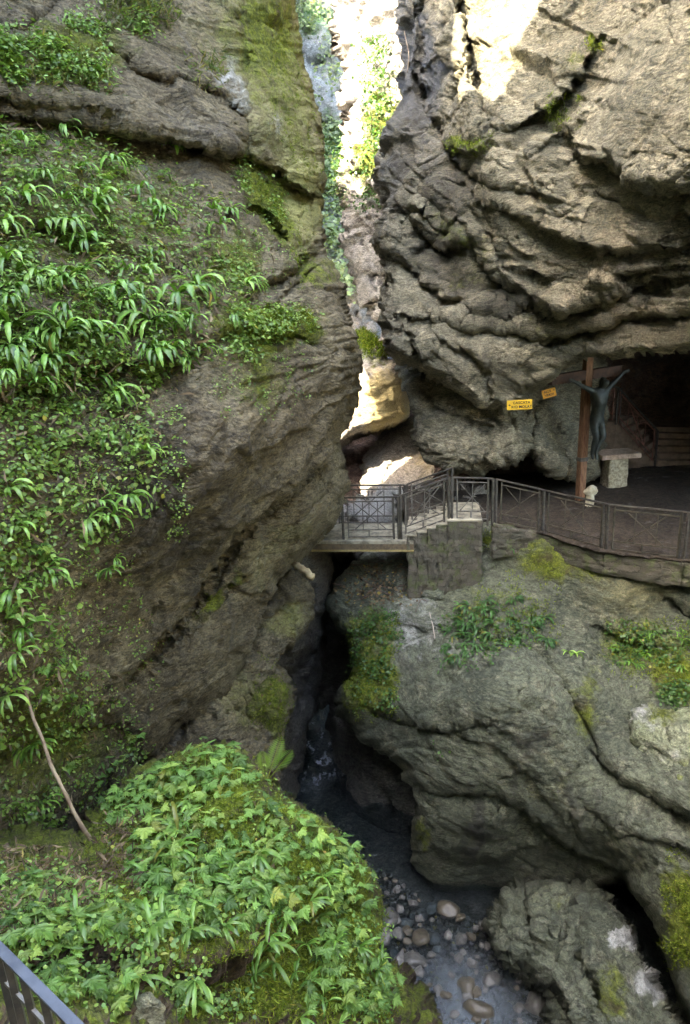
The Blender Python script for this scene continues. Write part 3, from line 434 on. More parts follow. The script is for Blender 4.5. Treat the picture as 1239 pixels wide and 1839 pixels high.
sheet('bank_rock', F_poly, [(890, 1680, 13.4), (920, 1610, 14.0), (1000, 1600, 13.8), (1120, 1620, 13.4), (960, 1740, 12.4), (1000, 1660, 12.9), (1080, 1700, 12.2), (1150, 1750, 11.8), (1000, 1800, 11.8), (1100, 1839, 11.0), (1230, 1839, 10.9), (1200, 1700, 12.4), (1050, 1980, 10.3), (1300, 1980, 9.8)],
      [('ledge', [(885, 1690), (930, 1715), (970, 1745), (1010, 1800), (1040, 1880)], 0.6, 30, 0.2, 7), ('ledge', [(950, 1600), (960, 1660), (950, 1720)], 0.25, 30, 0.15, 7), ('ledge', [(1040, 1620), (1050, 1700), (1080, 1780), (1070, 1860)], 0.3, 40, 0.15, 8), ('bump', 950, 1670, 50, 40, 0, 0.35)],
      [('p', 1110, 1690, 26, 18, 10, 0.7), ('p', 1170, 1770, 36, 26, 10, 0.6), ('p', 1150, 1720, 90, 80, 0, 0.2), ('m', 1010, 1610, 80, 30, 0, 0.2), ('m', 1100, 1790, 30, 60, 0, 0.5), ('m', 1000, 1650, 50, 30, 0, 0.2)], lime_l, rnd=(24, 1.0), back=2.5, strata=(lambda x, y: y * 0.5 - x, 45, 0.12, 0), amp=(0.25, 0.12, 0.07, 0.03), blocks=(0.8, 0.17), jag=5)
Bo = [(1128, 1292), (1140, 1275), (1170, 1268), (1205, 1280), (1250, 1275), (1330, 1300), (1330, 1480), (1260, 1450), (1239, 1425), (1215, 1412), (1180, 1372), (1145, 1345), (1128, 1318)]
sheet('lichened_boulder', Bo, [(1135, 1300, 12.8), (1200, 1340, 12.2), (1239, 1290, 12.6), (1239, 1400, 11.7), (1330, 1400, 11.2), (1200, 1390, 12.2), (1180, 1280, 12.9)], [('ledge', [(1150, 1325), (1185, 1350), (1215, 1372), (1260, 1410), (1320, 1450)], 0.15, 20, 0.12, 5), ('ledge', [(1185, 1270), (1200, 1300), (1210, 1340)], 0.1, 20, 0.06, 5)], [('p', 1160, 1290, 40, 25, 20, 0.5), ('p', 1215, 1380, 50, 40, 20, 0.35), ('m', 1190, 1285, 40, 25, 0, 0.5), ('m', 1240, 1390, 50, 40, 0, 0.45)], rock_material('limestone_lichened', (0.30, 0.32, 0.21), (0.22, 0.25, 0.15), (0.38, 0.38, 0.29)), rnd=(18, 0.5), back=1.2, jag=3, amp=(0.1, 0.07, 0.05, 0.02), kind='thing')
tag(bpy.data.objects['lichened_boulder'], 'pale boulder blotched with white lichen and moss at the right edge of the photo', 'boulder')
# cave
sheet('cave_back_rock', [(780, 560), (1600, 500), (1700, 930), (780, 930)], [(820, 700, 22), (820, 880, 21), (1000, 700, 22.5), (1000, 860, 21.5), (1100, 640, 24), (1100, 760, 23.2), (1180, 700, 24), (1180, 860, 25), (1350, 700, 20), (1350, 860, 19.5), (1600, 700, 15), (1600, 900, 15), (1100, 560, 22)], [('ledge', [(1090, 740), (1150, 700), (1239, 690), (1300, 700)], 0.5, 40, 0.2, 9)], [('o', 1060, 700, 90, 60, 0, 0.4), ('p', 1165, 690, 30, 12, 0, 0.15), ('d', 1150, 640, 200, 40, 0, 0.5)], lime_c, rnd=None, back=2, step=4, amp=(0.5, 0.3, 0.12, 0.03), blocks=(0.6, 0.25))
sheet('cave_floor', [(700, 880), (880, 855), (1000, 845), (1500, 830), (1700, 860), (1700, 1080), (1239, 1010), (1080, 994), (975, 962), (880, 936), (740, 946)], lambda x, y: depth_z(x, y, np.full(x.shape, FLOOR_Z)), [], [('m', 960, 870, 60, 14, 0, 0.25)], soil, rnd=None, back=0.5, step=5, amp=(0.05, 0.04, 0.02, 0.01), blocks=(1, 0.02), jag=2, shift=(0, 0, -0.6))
# foreground outcrop and the bank beside it
M_poly = [(-700, 1560), (-50, 1510), (60, 1500), (140, 1500), (185, 1450), (225, 1400), (285, 1358), (340, 1338), (405, 1335), (445, 1350), (475, 1382), (505, 1428), (550, 1455), (592, 1484), (624, 1524), (652, 1562), (674, 1605), (678, 1660), (668, 1705), (680, 1760), (700, 1800), (722, 1860), (740, 2100), (600, 2600), (-900, 2600)]
M_ctrl = [(340, 1345, 8.8), (200, 1450, 8.2), (0, 1510, 7.6), (450, 1370, 9.0), (600, 1500, 8.7), (670, 1620, 8.4), (400, 1500, 7.6), (500, 1560, 7.6), (300, 1600, 6.6), (100, 1600, 6.2), (500, 1680, 7.2), (600, 1650, 7.9), (400, 1750, 6.3), (200, 1750, 5.4), (0, 1700, 5.0), (550, 1800, 7.3), (660, 1800, 8.3), (400, 1839, 6.3), (0, 1839, 4.3), (-700, 1600, 4.5), (-700, 2500, 2.2), (0, 2500, 2.6), (500, 2500, 4.6), (700, 2100, 7.0), (200, 2000, 4.4)]
M_feat = [('ledge', [(-40, 1700), (100, 1720), (200, 1740), (330, 1745), (450, 1700), (540, 1640), (600, 1600), (690, 1640)], 0.6, 70, 0.1, 12), ('bump', 420, 1480, 120, 60, 30, 0.3), ('bump', 610, 1720, 50, 60, 0, 0.25), ('bump', 640, 1580, 40, 40, 0, 0.2)]
M_paint = [('m', 400, 1450, 170, 80, 20, 0.7), ('m', 560, 1560, 120, 90, 30, 0.6), ('m', 600, 1720, 110, 110, 0, 0.6), ('m', 380, 1780, 200, 60, 0, 0.45), ('m', 150, 1600, 220, 70, 0, 0.1), ('p', 655, 1730, 5, 5, 0, 0.1)]
sheet('foreground_outcrop', M_poly, M_ctrl, M_feat, M_paint, earth, rnd=(60, 1.4), back=6, shift=(0, 0, -5), amp=(0.22, 0.10, 0.05, 0.022), blocks=(1.2, 0.05), jag=7, step=2.8)
N_poly = [(600, 1720), (680, 1716), (720, 1740), (745, 1765), (772, 1790), (790, 1839), (800, 1900), (800, 2050), (600, 2050)]
sheet('bank_mossy_rock', N_poly, [(700, 1730, 12.0), (740, 1765, 12.0), (790, 1850, 11.3), (700, 1850, 10.2), (620, 1800, 10.0), (700, 2000, 9.0), (800, 2000, 10.4)], [], [('m', 720, 1800, 60, 60, 0, 0.45), ('d', 740, 1820, 80, 80, 0, 0.3)], earth, rnd=(24, 0.7), back=2.5, amp=(0.15, 0.12, 0.06, 0.02), blocks=(1.2, 0.12))
# ------------------------------------------------------------------ the wider gorge behind and beside the camera
def ground_grid(name, x0, x1, y0, y1, n, zf, mat):
    X, Y = np.meshgrid(np.linspace(x0, x1, n), np.linspace(y0, y1, n)); Z = zf(X, Y)
    V = np.stack([X.ravel(), Y.ravel(), Z.ravel()], 1); i = np.arange(n * n).reshape(n, n)
    o = make_mesh(name, V, np.stack([i[:-1, :-1].ravel(), i[:-1, 1:].ravel(), i[1:, 1:].ravel(), i[1:, :-1].ravel()], 1), mat, attrs={'paint': np.zeros((n * n, 4))})
    return tag(o, kind='structure')
_nz = lambda X, Y, f, a: a * fbm(np.stack([X.ravel(), Y.ravel(), 0 * X.ravel()], 1), f, 4).reshape(X.shape)
ground_grid('stream_bed', -30, 40, -30, 60, 160, lambda X, Y: -13.55 + _nz(X, Y, 0.5, 0.35), lime_w)
# water surface
def water_material():
    t = NT('stream_water'); p = t.mapping(t.pos(), (0, 0, 0), (1.6, 0.8, 1)); n = t.noise(p, 2.6, 5, 0.62, 0.8); n2 = t.noise(p, 9, 3, 0.6)
    h = t.math('ADD', t.math('MULTIPLY', n, 0.22), t.math('MULTIPLY', n2, 0.035)); bp = t.node('ShaderNodeBump', {'Height': h, 'Strength': 1.0, 'Distance': 1.0})
    gl = t.node('ShaderNodeBsdfGlossy', {'Color': (0.9, 0.95, 1, 1), 'Roughness': 0.06, 'Normal': bp.outputs[0]})
    tr = t.node('ShaderNodeBsdfTransparent', {'Color': (0.62, 0.72, 0.76, 1)}); fr = t.node('ShaderNodeFresnel', {'IOR': 1.36, 'Normal': bp.outputs[0]})
    wp = Pz(840, 1810, WATER_Z); dist = t.node('ShaderNodeVectorMath', {0: t.pos(), 1: tuple(wp)}, operation='DISTANCE').outputs['Value']
    mk = t.math('MULTIPLY', t.ramp(t.math('ADD', dist, t.math('MULTIPLY', t.noise(t.pos(), 2.5, 4), 1.6)), 2.6, 1.0), 0.42); ws = Pz(576, 1335, WATER_Z); d2 = t.node('ShaderNodeVectorMath', {0: t.pos(), 1: tuple(ws)}, operation='DISTANCE').outputs['Value']  # pale diffuse patch painting the sky's reflection into the pool
    painted_glint = t.math('MULTIPLY', t.math('MULTIPLY', t.ramp(d2, 3.2, 1.0), t.ramp(t.noise(p, 3.2, 6, 0.7, 0.3), 0.47, 0.62)), 0.6); mk = t.math('MAXIMUM', t.math('ADD', mk, 0.04), painted_glint)  # pale diffuse streaks painted as light glints on the slot water
    df = t.node('ShaderNodeBsdfDiffuse', {'Color': t.mix(painted_glint, (0.24, 0.28, 0.31), (0.75, 0.82, 0.92))}); m0 = t.node('ShaderNodeMixShader', {0: mk, 1: tr.outputs[0], 2: df.outputs[0]})
    mx = t.node('ShaderNodeMixShader', {0: fr.outputs[0], 1: m0.outputs[0], 2: gl.outputs[0]}); t.l.new(mx.outputs[0], t.out.inputs[0]); return t.m
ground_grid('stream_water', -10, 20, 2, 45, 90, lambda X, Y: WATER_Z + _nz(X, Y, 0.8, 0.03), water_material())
def wall_mass(name, pts, z0, z1, mat, amp=0.8, hole=None, m=30, k=10):
    n = len(pts) * k; L = np.linspace(0, len(pts) - 1, n); xs = np.interp(L, range(len(pts)), [q[0] for q in pts]); ys = np.interp(L, range(len(pts)), [q[1] for q in pts])
    zt = np.interp(L, range(len(pts)), [q[2] if len(q) > 2 else z1 for q in pts]); v = np.linspace(0, 1, m)[:, None]
    V = np.stack([np.broadcast_to(xs, (m, n)), np.broadcast_to(ys, (m, n)), z0 + (zt - z0) * v], 2).reshape(-1, 3).copy()
    V0 = V.copy(); V += amp * np.stack([fbm(V, 0.25, 4), fbm(V + 30, 0.25, 4), 0.4 * fbm(V + 60, 0.25, 4)], 1); i = np.arange(n * m).reshape(m, n)
    Q = np.stack([i[:-1, :-1].ravel(), i[:-1, 1:].ravel(), i[1:, 1:].ravel(), i[1:, :-1].ravel()], 1)
    if hole: c = V[Q].mean(1); Q = Q[((c[:, 1] - hole[0]) / hole[2]) ** 2 + ((c[:, 2] - hole[1]) / hole[3]) ** 2 > 1]
    o = make_mesh(name, V, Q, mat, attrs={'paint': np.zeros((n * m, 4))}); return tag(o, kind='structure')
wall_mass('gorge_wall_behind', [(-6.5, 11, 26), (-6.3, 3, 24), (-6.5, -3, 22), (-7, -6, 15), (-3, -9, 11), (5, -10, 10), (12, -8, 11), (14, -2, 13), (12, 8, 14)], -13, 4.0, lime_r)
# unseen rim added above the left side, its skyline cut to shape the sun patches
wall_mass('sun_shaping_rim', [(-8.5, 5.5, 30), (-7, 8.3, 25.5), (-6, 10, 19), (-5.2, 11.4, 16.3), (-4.5, 12.7, 15.6), (-3.9, 13.9, 14.0), (-3.3, 15.2, 14.4), (-3, 16.6, 17), (-3, 20, 17), (-3, 22.3, 12), (-3, 24, 9.5), (-3, 27, 8.5), (-3, 30, 8), (-3, 31.5, 24), (-3.2, 60, 24)], 3.5, 10, lime, amp=0.42, m=60, k=16)
wall_mass('sun_window_wall', [(-3.05, 14, 5), (-3.05, 18, 5), (-3.05, 22, 5), (-3.05, 26, 5), (-3.2, 30, 2.5), (-3.2, 34, 1.5)], -13, 5, lime, amp=0.3, hole=(21.9, 1.0, 1.7, 2.7), m=70, k=30)  # unseen added wall; its hole lets the sun stripe onto the slab
# ------------------------------------------------------------------ vegetation
def unit(v): return v / (np.linalg.norm(v, axis=-1, keepdims=True) + 1e-9)
LEAF_V = np.array([(0, 0, 0), (.40, .28, .09), (.46, .62, .07), (0, 1, -.10), (-.46, .62, .07), (-.40, .28, .09)]); LEAF_F = np.array([(0, 1, 2, 3), (0, 3, 4, 5)])
ROUND_V = np.array([(0, 0, 0), (.5, .2, .05), (.55, .7, .03), (0, .95, -.04), (-.55, .7, .03), (-.5, .2, .05)])
LONG_V = np.array([(0, 0, 0), (.17, .3, .05), (.15, .65, .03), (0, 1, -.12), (-.15, .65, .03), (-.17, .3, .05)])
BLADE_V = np.array([(-.03, 0, 0), (.03, 0, 0), (.02, .6, .12), (0, 1, -.05)]); BLADE_F = np.array([(0, 1, 2, 3)])
def frames(n, up, spin):                # orthonormal frames: z = n, y = up turned by spin in the leaf plane
    y = unit(up - (up * n).sum(1)[:, None] * n); x = np.cross(y, n); c, s = np.cos(spin)[:, None], np.sin(spin)[:, None]
    return x * c + y * s, y * c - x * s, n
def batch(tv, tf, pos, X, Y, Z, size, tone):
    V = pos[:, None, :] + size[:, None, None] * (tv[None, :, 0, None] * X[:, None] + tv[None, :, 1, None] * Y[:, None] + tv[None, :, 2, None] * Z[:, None])
    m = len(tv); Fq = tf[None] + (np.arange(len(pos)) * m)[:, None, None]
    return V.reshape(-1, 3), Fq.reshape(-1, tf.shape[1]), np.repeat(tone, m, axis=0)
def join(parts):
    V, Fq, T, n = [], [], [], 0
    for v, f, t in parts: V.append(v); Fq.append(f + n); T.append(t); n += len(v)
    return np.concatenate(V), np.concatenate(Fq), np.concatenate(T)
def tones(n, yellow=0.02):
    t = np.zeros((n, 4)); t[:, 0] = RNG.random(n); t[:, 1] = RNG.random(n); t[:, 2] = np.where(RNG.random(n) < yellow, RNG.random(n) * 0.8, 0); return t
def spots(surf, regions, noise_f=1.6, thr=-0.15):
    """random points on a rock mass inside photo-space outlines, gathered in clumps"""
    P_, N_ = [], []
    X, Y, pos, nrm, act = SURF[surf]
    for poly, n in regions:
        xs = [q[0] for q in poly]; ys = [q[1] for q in poly]; k = int(n * 3)
        px = RNG.uniform(min(xs), max(xs), k); py = RNG.uniform(min(ys), max(ys), k)
        sd = sdf(px, py, poly); keep = sd > RNG.normal(0, 12, k); px, py = px[keep], py[keep]
        i = np.clip(np.searchsorted(Y, py), 0, len(Y) - 1); j = np.clip(np.searchsorted(X, px), 0, len(X) - 1); ok = act[i, j]
        p, nn = pos[i, j][ok], nrm[i, j][ok]; c = fbm(p, noise_f, 3) > thr + RNG.normal(0, 0.12, len(p)); p, nn = p[c][:n], nn[c][:n]; P_.append(p); N_.append(nn)
    return np.concatenate(P_), np.concatenate(N_)
UP = np.array([0, 0, 1.0])
def cover(name, surf, regions, kinds, mat, lift=0.10, noise_f=1.6, thr=-0.15, label=None, yellow=0.03, tuft=5, droop=0.7):
    p, n = spots(surf, regions, noise_f, thr); parts = []
    for tv, share, s0, s1 in kinds:
        m = int(len(p) * share); pick = RNG.choice(len(p), m, replace=False); q, nn = p[pick], n[pick]
        q = np.repeat(q, tuft, 0); nn = np.repeat(nn, tuft, 0); k = len(q); size = RNG.uniform(s0, s1, k)
        q = q + nn * (RNG.random(k) ** 1.3 * lift)[:, None] + RNG.normal(0, 1, (k, 3)) * (s1 * 0.9)
        lean = unit(nn * 0.55 + UP * 0.65 + RNG.normal(0, 0.38, (k, 3)))
        tip = unit(nn * 0.6 - UP * droop + RNG.normal(0, 0.5, (k, 3)))
        X, Y, Z = frames(lean, tip, RNG.normal(0, 0.9, k)); parts.append(batch(tv, LEAF_F, q, X, Y, Z, size, tones(k, yellow)))
    V, Fq, T = join(parts); o = make_mesh(name, V, Fq, mat, smooth=False, attrs={'tone': T}); return tag(o, kind='stuff')
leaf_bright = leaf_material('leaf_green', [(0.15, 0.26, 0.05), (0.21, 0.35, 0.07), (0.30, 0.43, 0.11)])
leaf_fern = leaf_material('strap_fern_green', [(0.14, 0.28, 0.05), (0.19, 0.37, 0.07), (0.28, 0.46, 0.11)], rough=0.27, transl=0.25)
leaf_dark = leaf_material('leaf_dark_green', [(0.05, 0.12, 0.03), (0.07, 0.16, 0.035), (0.11, 0.19, 0.045)])  # darker green of the creepers
leaf_fern_shade = leaf_material('shaded_fern_green', [(0.045, 0.12, 0.03), (0.06, 0.16, 0.04), (0.09, 0.21, 0.05)], rough=0.35)  # darkened copy of the strap fern green, shade put into the colour
leaf_mound = leaf_material('toothed_leaf_green', [(0.15, 0.29, 0.07), (0.21, 0.37, 0.085), (0.32, 0.45, 0.10)], rough=0.45)
moss_mat = leaf_material('moss_green', [(0.13, 0.19, 0.015), (0.19, 0.26, 0.02), (0.26, 0.31, 0.04)], rough=0.9, transl=0.3)
far_leaf = leaf_material('far_leaf_pale_green', [(0.21, 0.28, 0.13), (0.27, 0.34, 0.16), (0.31, 0.36, 0.19)], rough=0.7)  # haze over the far bushes put in as a paler green
grass_mat = leaf_material('grass_green', [(0.09, 0.15, 0.03), (0.14, 0.18, 0.04), (0.22, 0.20, 0.07)], rough=0.6)
dry_mat = leaf_material('dry_stalk', [(0.14, 0.095, 0.05), (0.24, 0.18, 0.10), (0.08, 0.055, 0.03)], rough=0.8, transl=0.1)
P1 = [(-20, 222), (120, 235), (190, 262), (330, 330), (420, 395), (462, 460), (480, 520), (420, 560), (370, 620), (340, 660), (280, 700), (200, 720), (-20, 760)]
P2 = [(-20, 740), (230, 700), (290, 720), (300, 820), (270, 880), (230, 900), (200, 980), (150, 960), (110, 900), (60, 860), (-20, 880)]
P3 = [(-20, 860), (90, 850), (120, 960), (80, 1060), (140, 1180), (230, 1290), (270, 1330), (230, 1390), (180, 1480), (-20, 1520)]
P4 = [(-20, 90), (60, 60), (130, 90), (192, 135), (180, 160), (100, 165), (-20, 150)]; P5 = [(110, 20), (200, 5), (290, 25), (270, 60), (180, 70), (120, 60)]
P6 = [(370, 600), (440, 552), (560, 550), (555, 585), (470, 605), (420, 650), (370, 650)]; P7 = [(400, 300), (460, 292), (500, 340), (510, 400), (470, 400), (430, 350)]
P8 = [(-20, 380), (150, 400), (260, 520), (330, 560), (300, 640), (120, 640), (-20, 620)]
kinds_l = [(ROUND_V, 0.45, 0.020, 0.040), (LEAF_V, 0.45, 0.035, 0.075), (LONG_V, 0.25, 0.06, 0.11)]
cover('creeping_plants', 'left_cliff', [(P1, 2450), (P2, 520), (P3, 560), (P4, 600), (P5, 330), (P6, 520), (P7, 150), (P8, 400)], kinds_l, leaf_bright, lift=0.15, noise_f=2.6, thr=0.06)
R1 = [(380, 600), (560, 590), (550, 700), (450, 760), (400, 740)]; R2 = [(290, 700), (330, 700), (330, 960), (290, 960)]; R3 = [(90, 960), (230, 1000), (300, 1180), (230, 1290), (100, 1230)]; R4 = [(400, 460), (480, 420), (560, 470), (500, 520), (430, 520)]
cover('small_round_leaves', 'left_cliff', [(P1, 600), (P2, 420), (P3, 500), (R1, 230), (R2, 120), (R3, 260), (R4, 90)], [(ROUND_V, 1.0, 0.016, 0.034)], leaf_bright, lift=0.05, noise_f=2.5, thr=0.0, tuft=4)
# moss and grass tufts
def tufts(name, surf, regions, mat, s0, s1, lift=0.0, stiff=0.6, tuft=7, noise_f=2.0, thr=-0.2, yellow=0.05, w=1.0):
    p, n = spots(surf, regions, noise_f, thr); q = np.repeat(p, tuft, 0); nn = np.repeat(n, tuft, 0); k = len(q)
    q = q + RNG.normal(0, s1 * 0.35, (k, 3)) + nn * lift; d = unit(nn * stiff + RNG.normal(0, 0.5, (k, 3)) + UP * (stiff - 0.5)); f = unit(np.cross(d, RNG.normal(0, 1, (k, 3))))
    X = np.cross(d, f); V, Fq, T = batch(BLADE_V * np.array([w, 1, 1]), BLADE_F, q, X, d, f, RNG.uniform(s0, s1, k), tones(k, yellow))
    return tag(make_mesh(name, V, Fq, mat, smooth=False, attrs={'tone': T}), kind='stuff')
tufts('moss', 'foreground_outcrop', [([(200, 1440), (340, 1345), (450, 1370), (560, 1460), (670, 1610), (670, 1760), (690, 1830), (480, 1839), (300, 1839), (200, 1700), (150, 1560)], 6500)], moss_mat, 0.02, 0.045, w=4.0, thr=-0.5, lift=0.012)
tufts('moss_on_cliff', 'left_cliff', [([(440, 545), (560, 548), (555, 600), (440, 600)], 900), ([(450, 300), (480, 300), (515, 380), (500, 400), (460, 340)], 350), ([(520, 400), (560, 420), (560, 520), (530, 500)], 150), ([(470, 0), (540, 60), (575, 300), (560, 380), (480, 200)], 500), (P1, 900), (P4, 250), (P3, 500)], moss_mat, 0.02, 0.055, w=3.5, thr=-0.1)
tufts('grass', 'left_cliff', [([(180, 0), (300, 0), (300, 40), (190, 60)], 130), ([(50, 90), (190, 120), (190, 170), (60, 160)], 120), ([(330, 100), (400, 120), (380, 170), (330, 150)], 35), (P1, 140)], grass_mat, 0.08, 0.22, stiff=0.35, w=0.9, thr=-0.3)
tufts('dead_grass', 'foreground_outcrop', [([(-20, 1540), (110, 1530), (200, 1560), (190, 1640), (120, 1700), (-20, 1690)], 420), ([(180, 1480), (260, 1500), (240, 1620), (180, 1600)], 120)], dry_mat, 0.04, 0.16, lift=0.02, stiff=0.15, w=0.45, thr=-0.5)
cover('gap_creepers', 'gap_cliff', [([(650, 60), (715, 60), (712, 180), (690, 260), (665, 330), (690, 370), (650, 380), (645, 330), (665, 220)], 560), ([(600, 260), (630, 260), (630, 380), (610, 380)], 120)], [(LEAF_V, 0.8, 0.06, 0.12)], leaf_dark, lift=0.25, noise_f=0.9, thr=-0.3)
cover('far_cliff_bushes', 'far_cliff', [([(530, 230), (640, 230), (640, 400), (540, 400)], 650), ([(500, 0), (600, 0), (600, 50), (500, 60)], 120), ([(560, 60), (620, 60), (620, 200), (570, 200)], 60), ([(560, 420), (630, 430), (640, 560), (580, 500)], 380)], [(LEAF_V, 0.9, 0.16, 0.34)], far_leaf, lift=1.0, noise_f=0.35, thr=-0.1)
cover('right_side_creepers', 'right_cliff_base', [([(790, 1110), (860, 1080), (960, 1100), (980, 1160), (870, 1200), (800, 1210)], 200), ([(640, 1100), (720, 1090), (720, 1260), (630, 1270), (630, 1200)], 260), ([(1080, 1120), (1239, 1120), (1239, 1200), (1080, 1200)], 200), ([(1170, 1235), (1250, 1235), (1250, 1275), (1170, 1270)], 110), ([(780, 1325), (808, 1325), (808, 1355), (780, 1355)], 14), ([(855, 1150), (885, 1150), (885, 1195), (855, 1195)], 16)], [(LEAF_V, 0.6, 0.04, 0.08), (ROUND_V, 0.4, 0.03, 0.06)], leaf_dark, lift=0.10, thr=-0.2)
tufts('moss_on_right_side', 'right_cliff_base', [([(620, 1120), (720, 1100), (720, 1290), (620, 1280)], 700), ([(850, 1040), (1010, 1010), (1010, 1150), (850, 1180)], 500), ([(1080, 1120), (1260, 1110), (1260, 1280), (1100, 1200)], 600), ([(1190, 1540), (1250, 1520), (1250, 1740), (1210, 1720)], 500), ([(850, 950), (885, 950), (885, 985), (850, 985)], 60)], moss_mat, 0.03, 0.07, w=4, thr=-0.1)
tufts('moss_on_overhang', 'right_cliff', [([(815, 250), (890, 245), (890, 275), (815, 275)], 90), ([(980, 190), (1030, 170), (1040, 215), (985, 225)], 70), ([(1055, 68), (1085, 68), (1085, 88), (1055, 88)], 25)], moss_mat, 0.04, 0.09, w=3, thr=-0.3)
tufts('moss_on_wedged_boulder', 'wedged_boulder', [([(625, 598), (650, 590), (695, 615), (690, 640), (630, 640)], 420)], moss_mat, 0.08, 0.16, w=2.5, thr=-0.6)
tufts('moss_on_slope', 'mossy_slope_rock', [([(450, 1180), (520, 1220), (515, 1330), (450, 1330)], 420)], moss_mat, 0.02, 0.05, w=4, thr=-0.1)
def litter(name, surf, regions, mat, s0, s1, tv=LEAF_V, lift=0.03):
    p, n = spots(surf, regions, 2.0, -0.6); k = len(p); nn = unit(n + RNG.normal(0, 0.4, (k, 3))); X, Y, Z = frames(nn, RNG.normal(0, 1, (k, 3)), RNG.uniform(0, 6.28, k))
    V, Fq, T = batch(tv, LEAF_F, p + n * lift, X, Y, Z, RNG.uniform(s0, s1, k), tones(k, 0.2)); return tag(make_mesh(name, V, Fq, mat, smooth=False, attrs={'tone': T}), kind='stuff')
litter('fallen_leaves', 'foreground_outcrop', [([(-20, 1540), (600, 1400), (650, 1600), (500, 1700), (-20, 1720)], 190)], dry_mat, 0.03, 0.07)
litter('fallen_leaves_by_slot', 'mossy_slope_rock', [([(430, 1190), (500, 1200), (490, 1290), (420, 1290)], 60)], dry_mat, 0.03, 0.07)
litter('leaf_litter', 'right_cliff_base', [([(600, 1060), (660, 1010), (740, 1030), (760, 1070), (690, 1090), (620, 1090)], 380)], dry_mat, 0.04, 0.10)
tufts('dead_fronds', 'left_cliff', [(P1, 420), (P2, 90), (P3, 110)], dry_mat, 0.08, 0.24, lift=0.06, stiff=0.1, tuft=3, w=0.35, thr=-0.3)
tufts('hanging_moss', 'foreground_outcrop', [([(400, 1660), (680, 1640), (700, 1839), (380, 1839)], 900)], moss_mat, 0.04, 0.10, lift=0.02, stiff=0.2, tuft=6, w=1.6, thr=-0.2)
# --- single plants
def strap_fern_mesh(name, seed, n, length, spread, hang, mat):
    r = random.Random(seed); V, Fq, T = [], [], []
    for k in range(n):
        az = r.uniform(-spread, spread); L = length * r.uniform(0.55, 1.0); w = L * r.uniform(0.05, 0.072); el = r.uniform(0.2, 1.25) * (1 - 0.35 * hang); seg = 9
        pos = np.array([0.0, 0.0, 0.0]); side = np.array([math.cos(az), math.sin(az), 0]); fwd = np.array([math.sin(az), -math.cos(az), 0]); tw = r.uniform(-0.4, 0.4); tone = [r.random() * 0.25, r.random(), 0.6 if r.random() < 0.03 else 0, 1]
        for s in range(seg + 1):
            t = s / seg; e = el - (1.0 + 1.8 * hang) * t ** 1.5 * r.uniform(0.95, 1.05); e = max(e, -1.5); d = fwd * math.cos(e) + UP * math.sin(e)
            wd = w * min(1.0, 0.35 + t * 3.0) * (1 - max(0, t - 0.72) ** 1.5 * 6.3) * (1 + 0.10 * math.sin(s * 2.6 + k)); wd = max(wd, w * 0.04)
            sd_ = side * math.cos(tw * t) + UP * math.sin(tw * t); up_ = np.cross(sd_, d); b = len(V)
            V += [pos - sd_ * wd + up_ * wd * (0.35 + 0.25 * math.sin(s * 3.1)), pos, pos + sd_ * wd + up_ * wd * (0.35 - 0.25 * math.sin(s * 3.1))]; T += [tone] * 3
            if s: Fq += [(b - 3, b - 2, b + 1, b), (b - 2, b - 1, b + 2, b + 1)]
            pos = pos + d * L / seg
    o = make_mesh(name, np.array(V), np.array(Fq), mat, attrs={'tone': np.array(T)}); return o
def toothed_plant_mesh(name, seed, mat, nl=7, L=0.2):
    r = random.Random(seed); V, Fq, T = [], [], []
    def leaflet(o, d, s, L, tone):
        n = unit(np.cross(s, d)); pts = [(0, 0)] + [(.16, .18), (.12, .26), (.26, .40), (.17, .46), (.24, .60), (.12, .66), (.13, .80)] + [(0, 1)]
        b = len(V)
        for x, y in pts: V.append(o + d * y * L + s * x * L + n * L * (0.10 * x - 0.16 * y * y))
        for x, y in pts: V.append(o + d * y * L - s * x * L + n * L * (0.10 * x - 0.16 * y * y))
        T.extend([tone] * (2 * len(pts))); m = len(pts)
        for k in range(1, m - 2, 2):
            for q in (0, m): Fq.append((b + q + 0 if k == 1 else b + q + k - 1, b + q + k, b + q + k + 1, b + (m - 1)))
    for k in range(nl):
        az = k * 6.283 / nl + r.uniform(-.4, .4); el = r.uniform(0.2, 1.1); fwd = np.array([math.sin(az), math.cos(az), 0]); side = np.array([math.cos(az), -math.sin(az), 0]); hgt = L * r.uniform(0.5, 1.3)
        tone = [r.random() * 0.3, r.random(), 0.4 if r.random() < 0.04 else 0, 1]; o = fwd * hgt * 0.7 * math.cos(el) + UP * hgt * math.sin(el); d = unit(fwd - UP * r.uniform(0.0, 0.5)); ll = L * r.uniform(0.45, 0.75)
        b = len(V); V += [np.zeros(3) - side * .003, np.zeros(3) + side * .003, o + side * .002, o - side * .002]; T += [tone] * 4; Fq.append((b, b + 1, b + 2, b + 3))
        leaflet(o, d, side, ll, tone)
        for sg in (-1, 1):
            for q, u in ((0.0, 0.85), (0.32, 0.6)): dd = unit(d * (0.35 + q) + side * sg * 0.9); leaflet(o + d * ll * q * 0.5, dd, unit(np.cross(dd, unit(np.cross(side, d)))), ll * u, tone)
    return make_mesh(name, np.array(V), np.array(Fq), mat, smooth=False, attrs={'tone': np.array(T)})
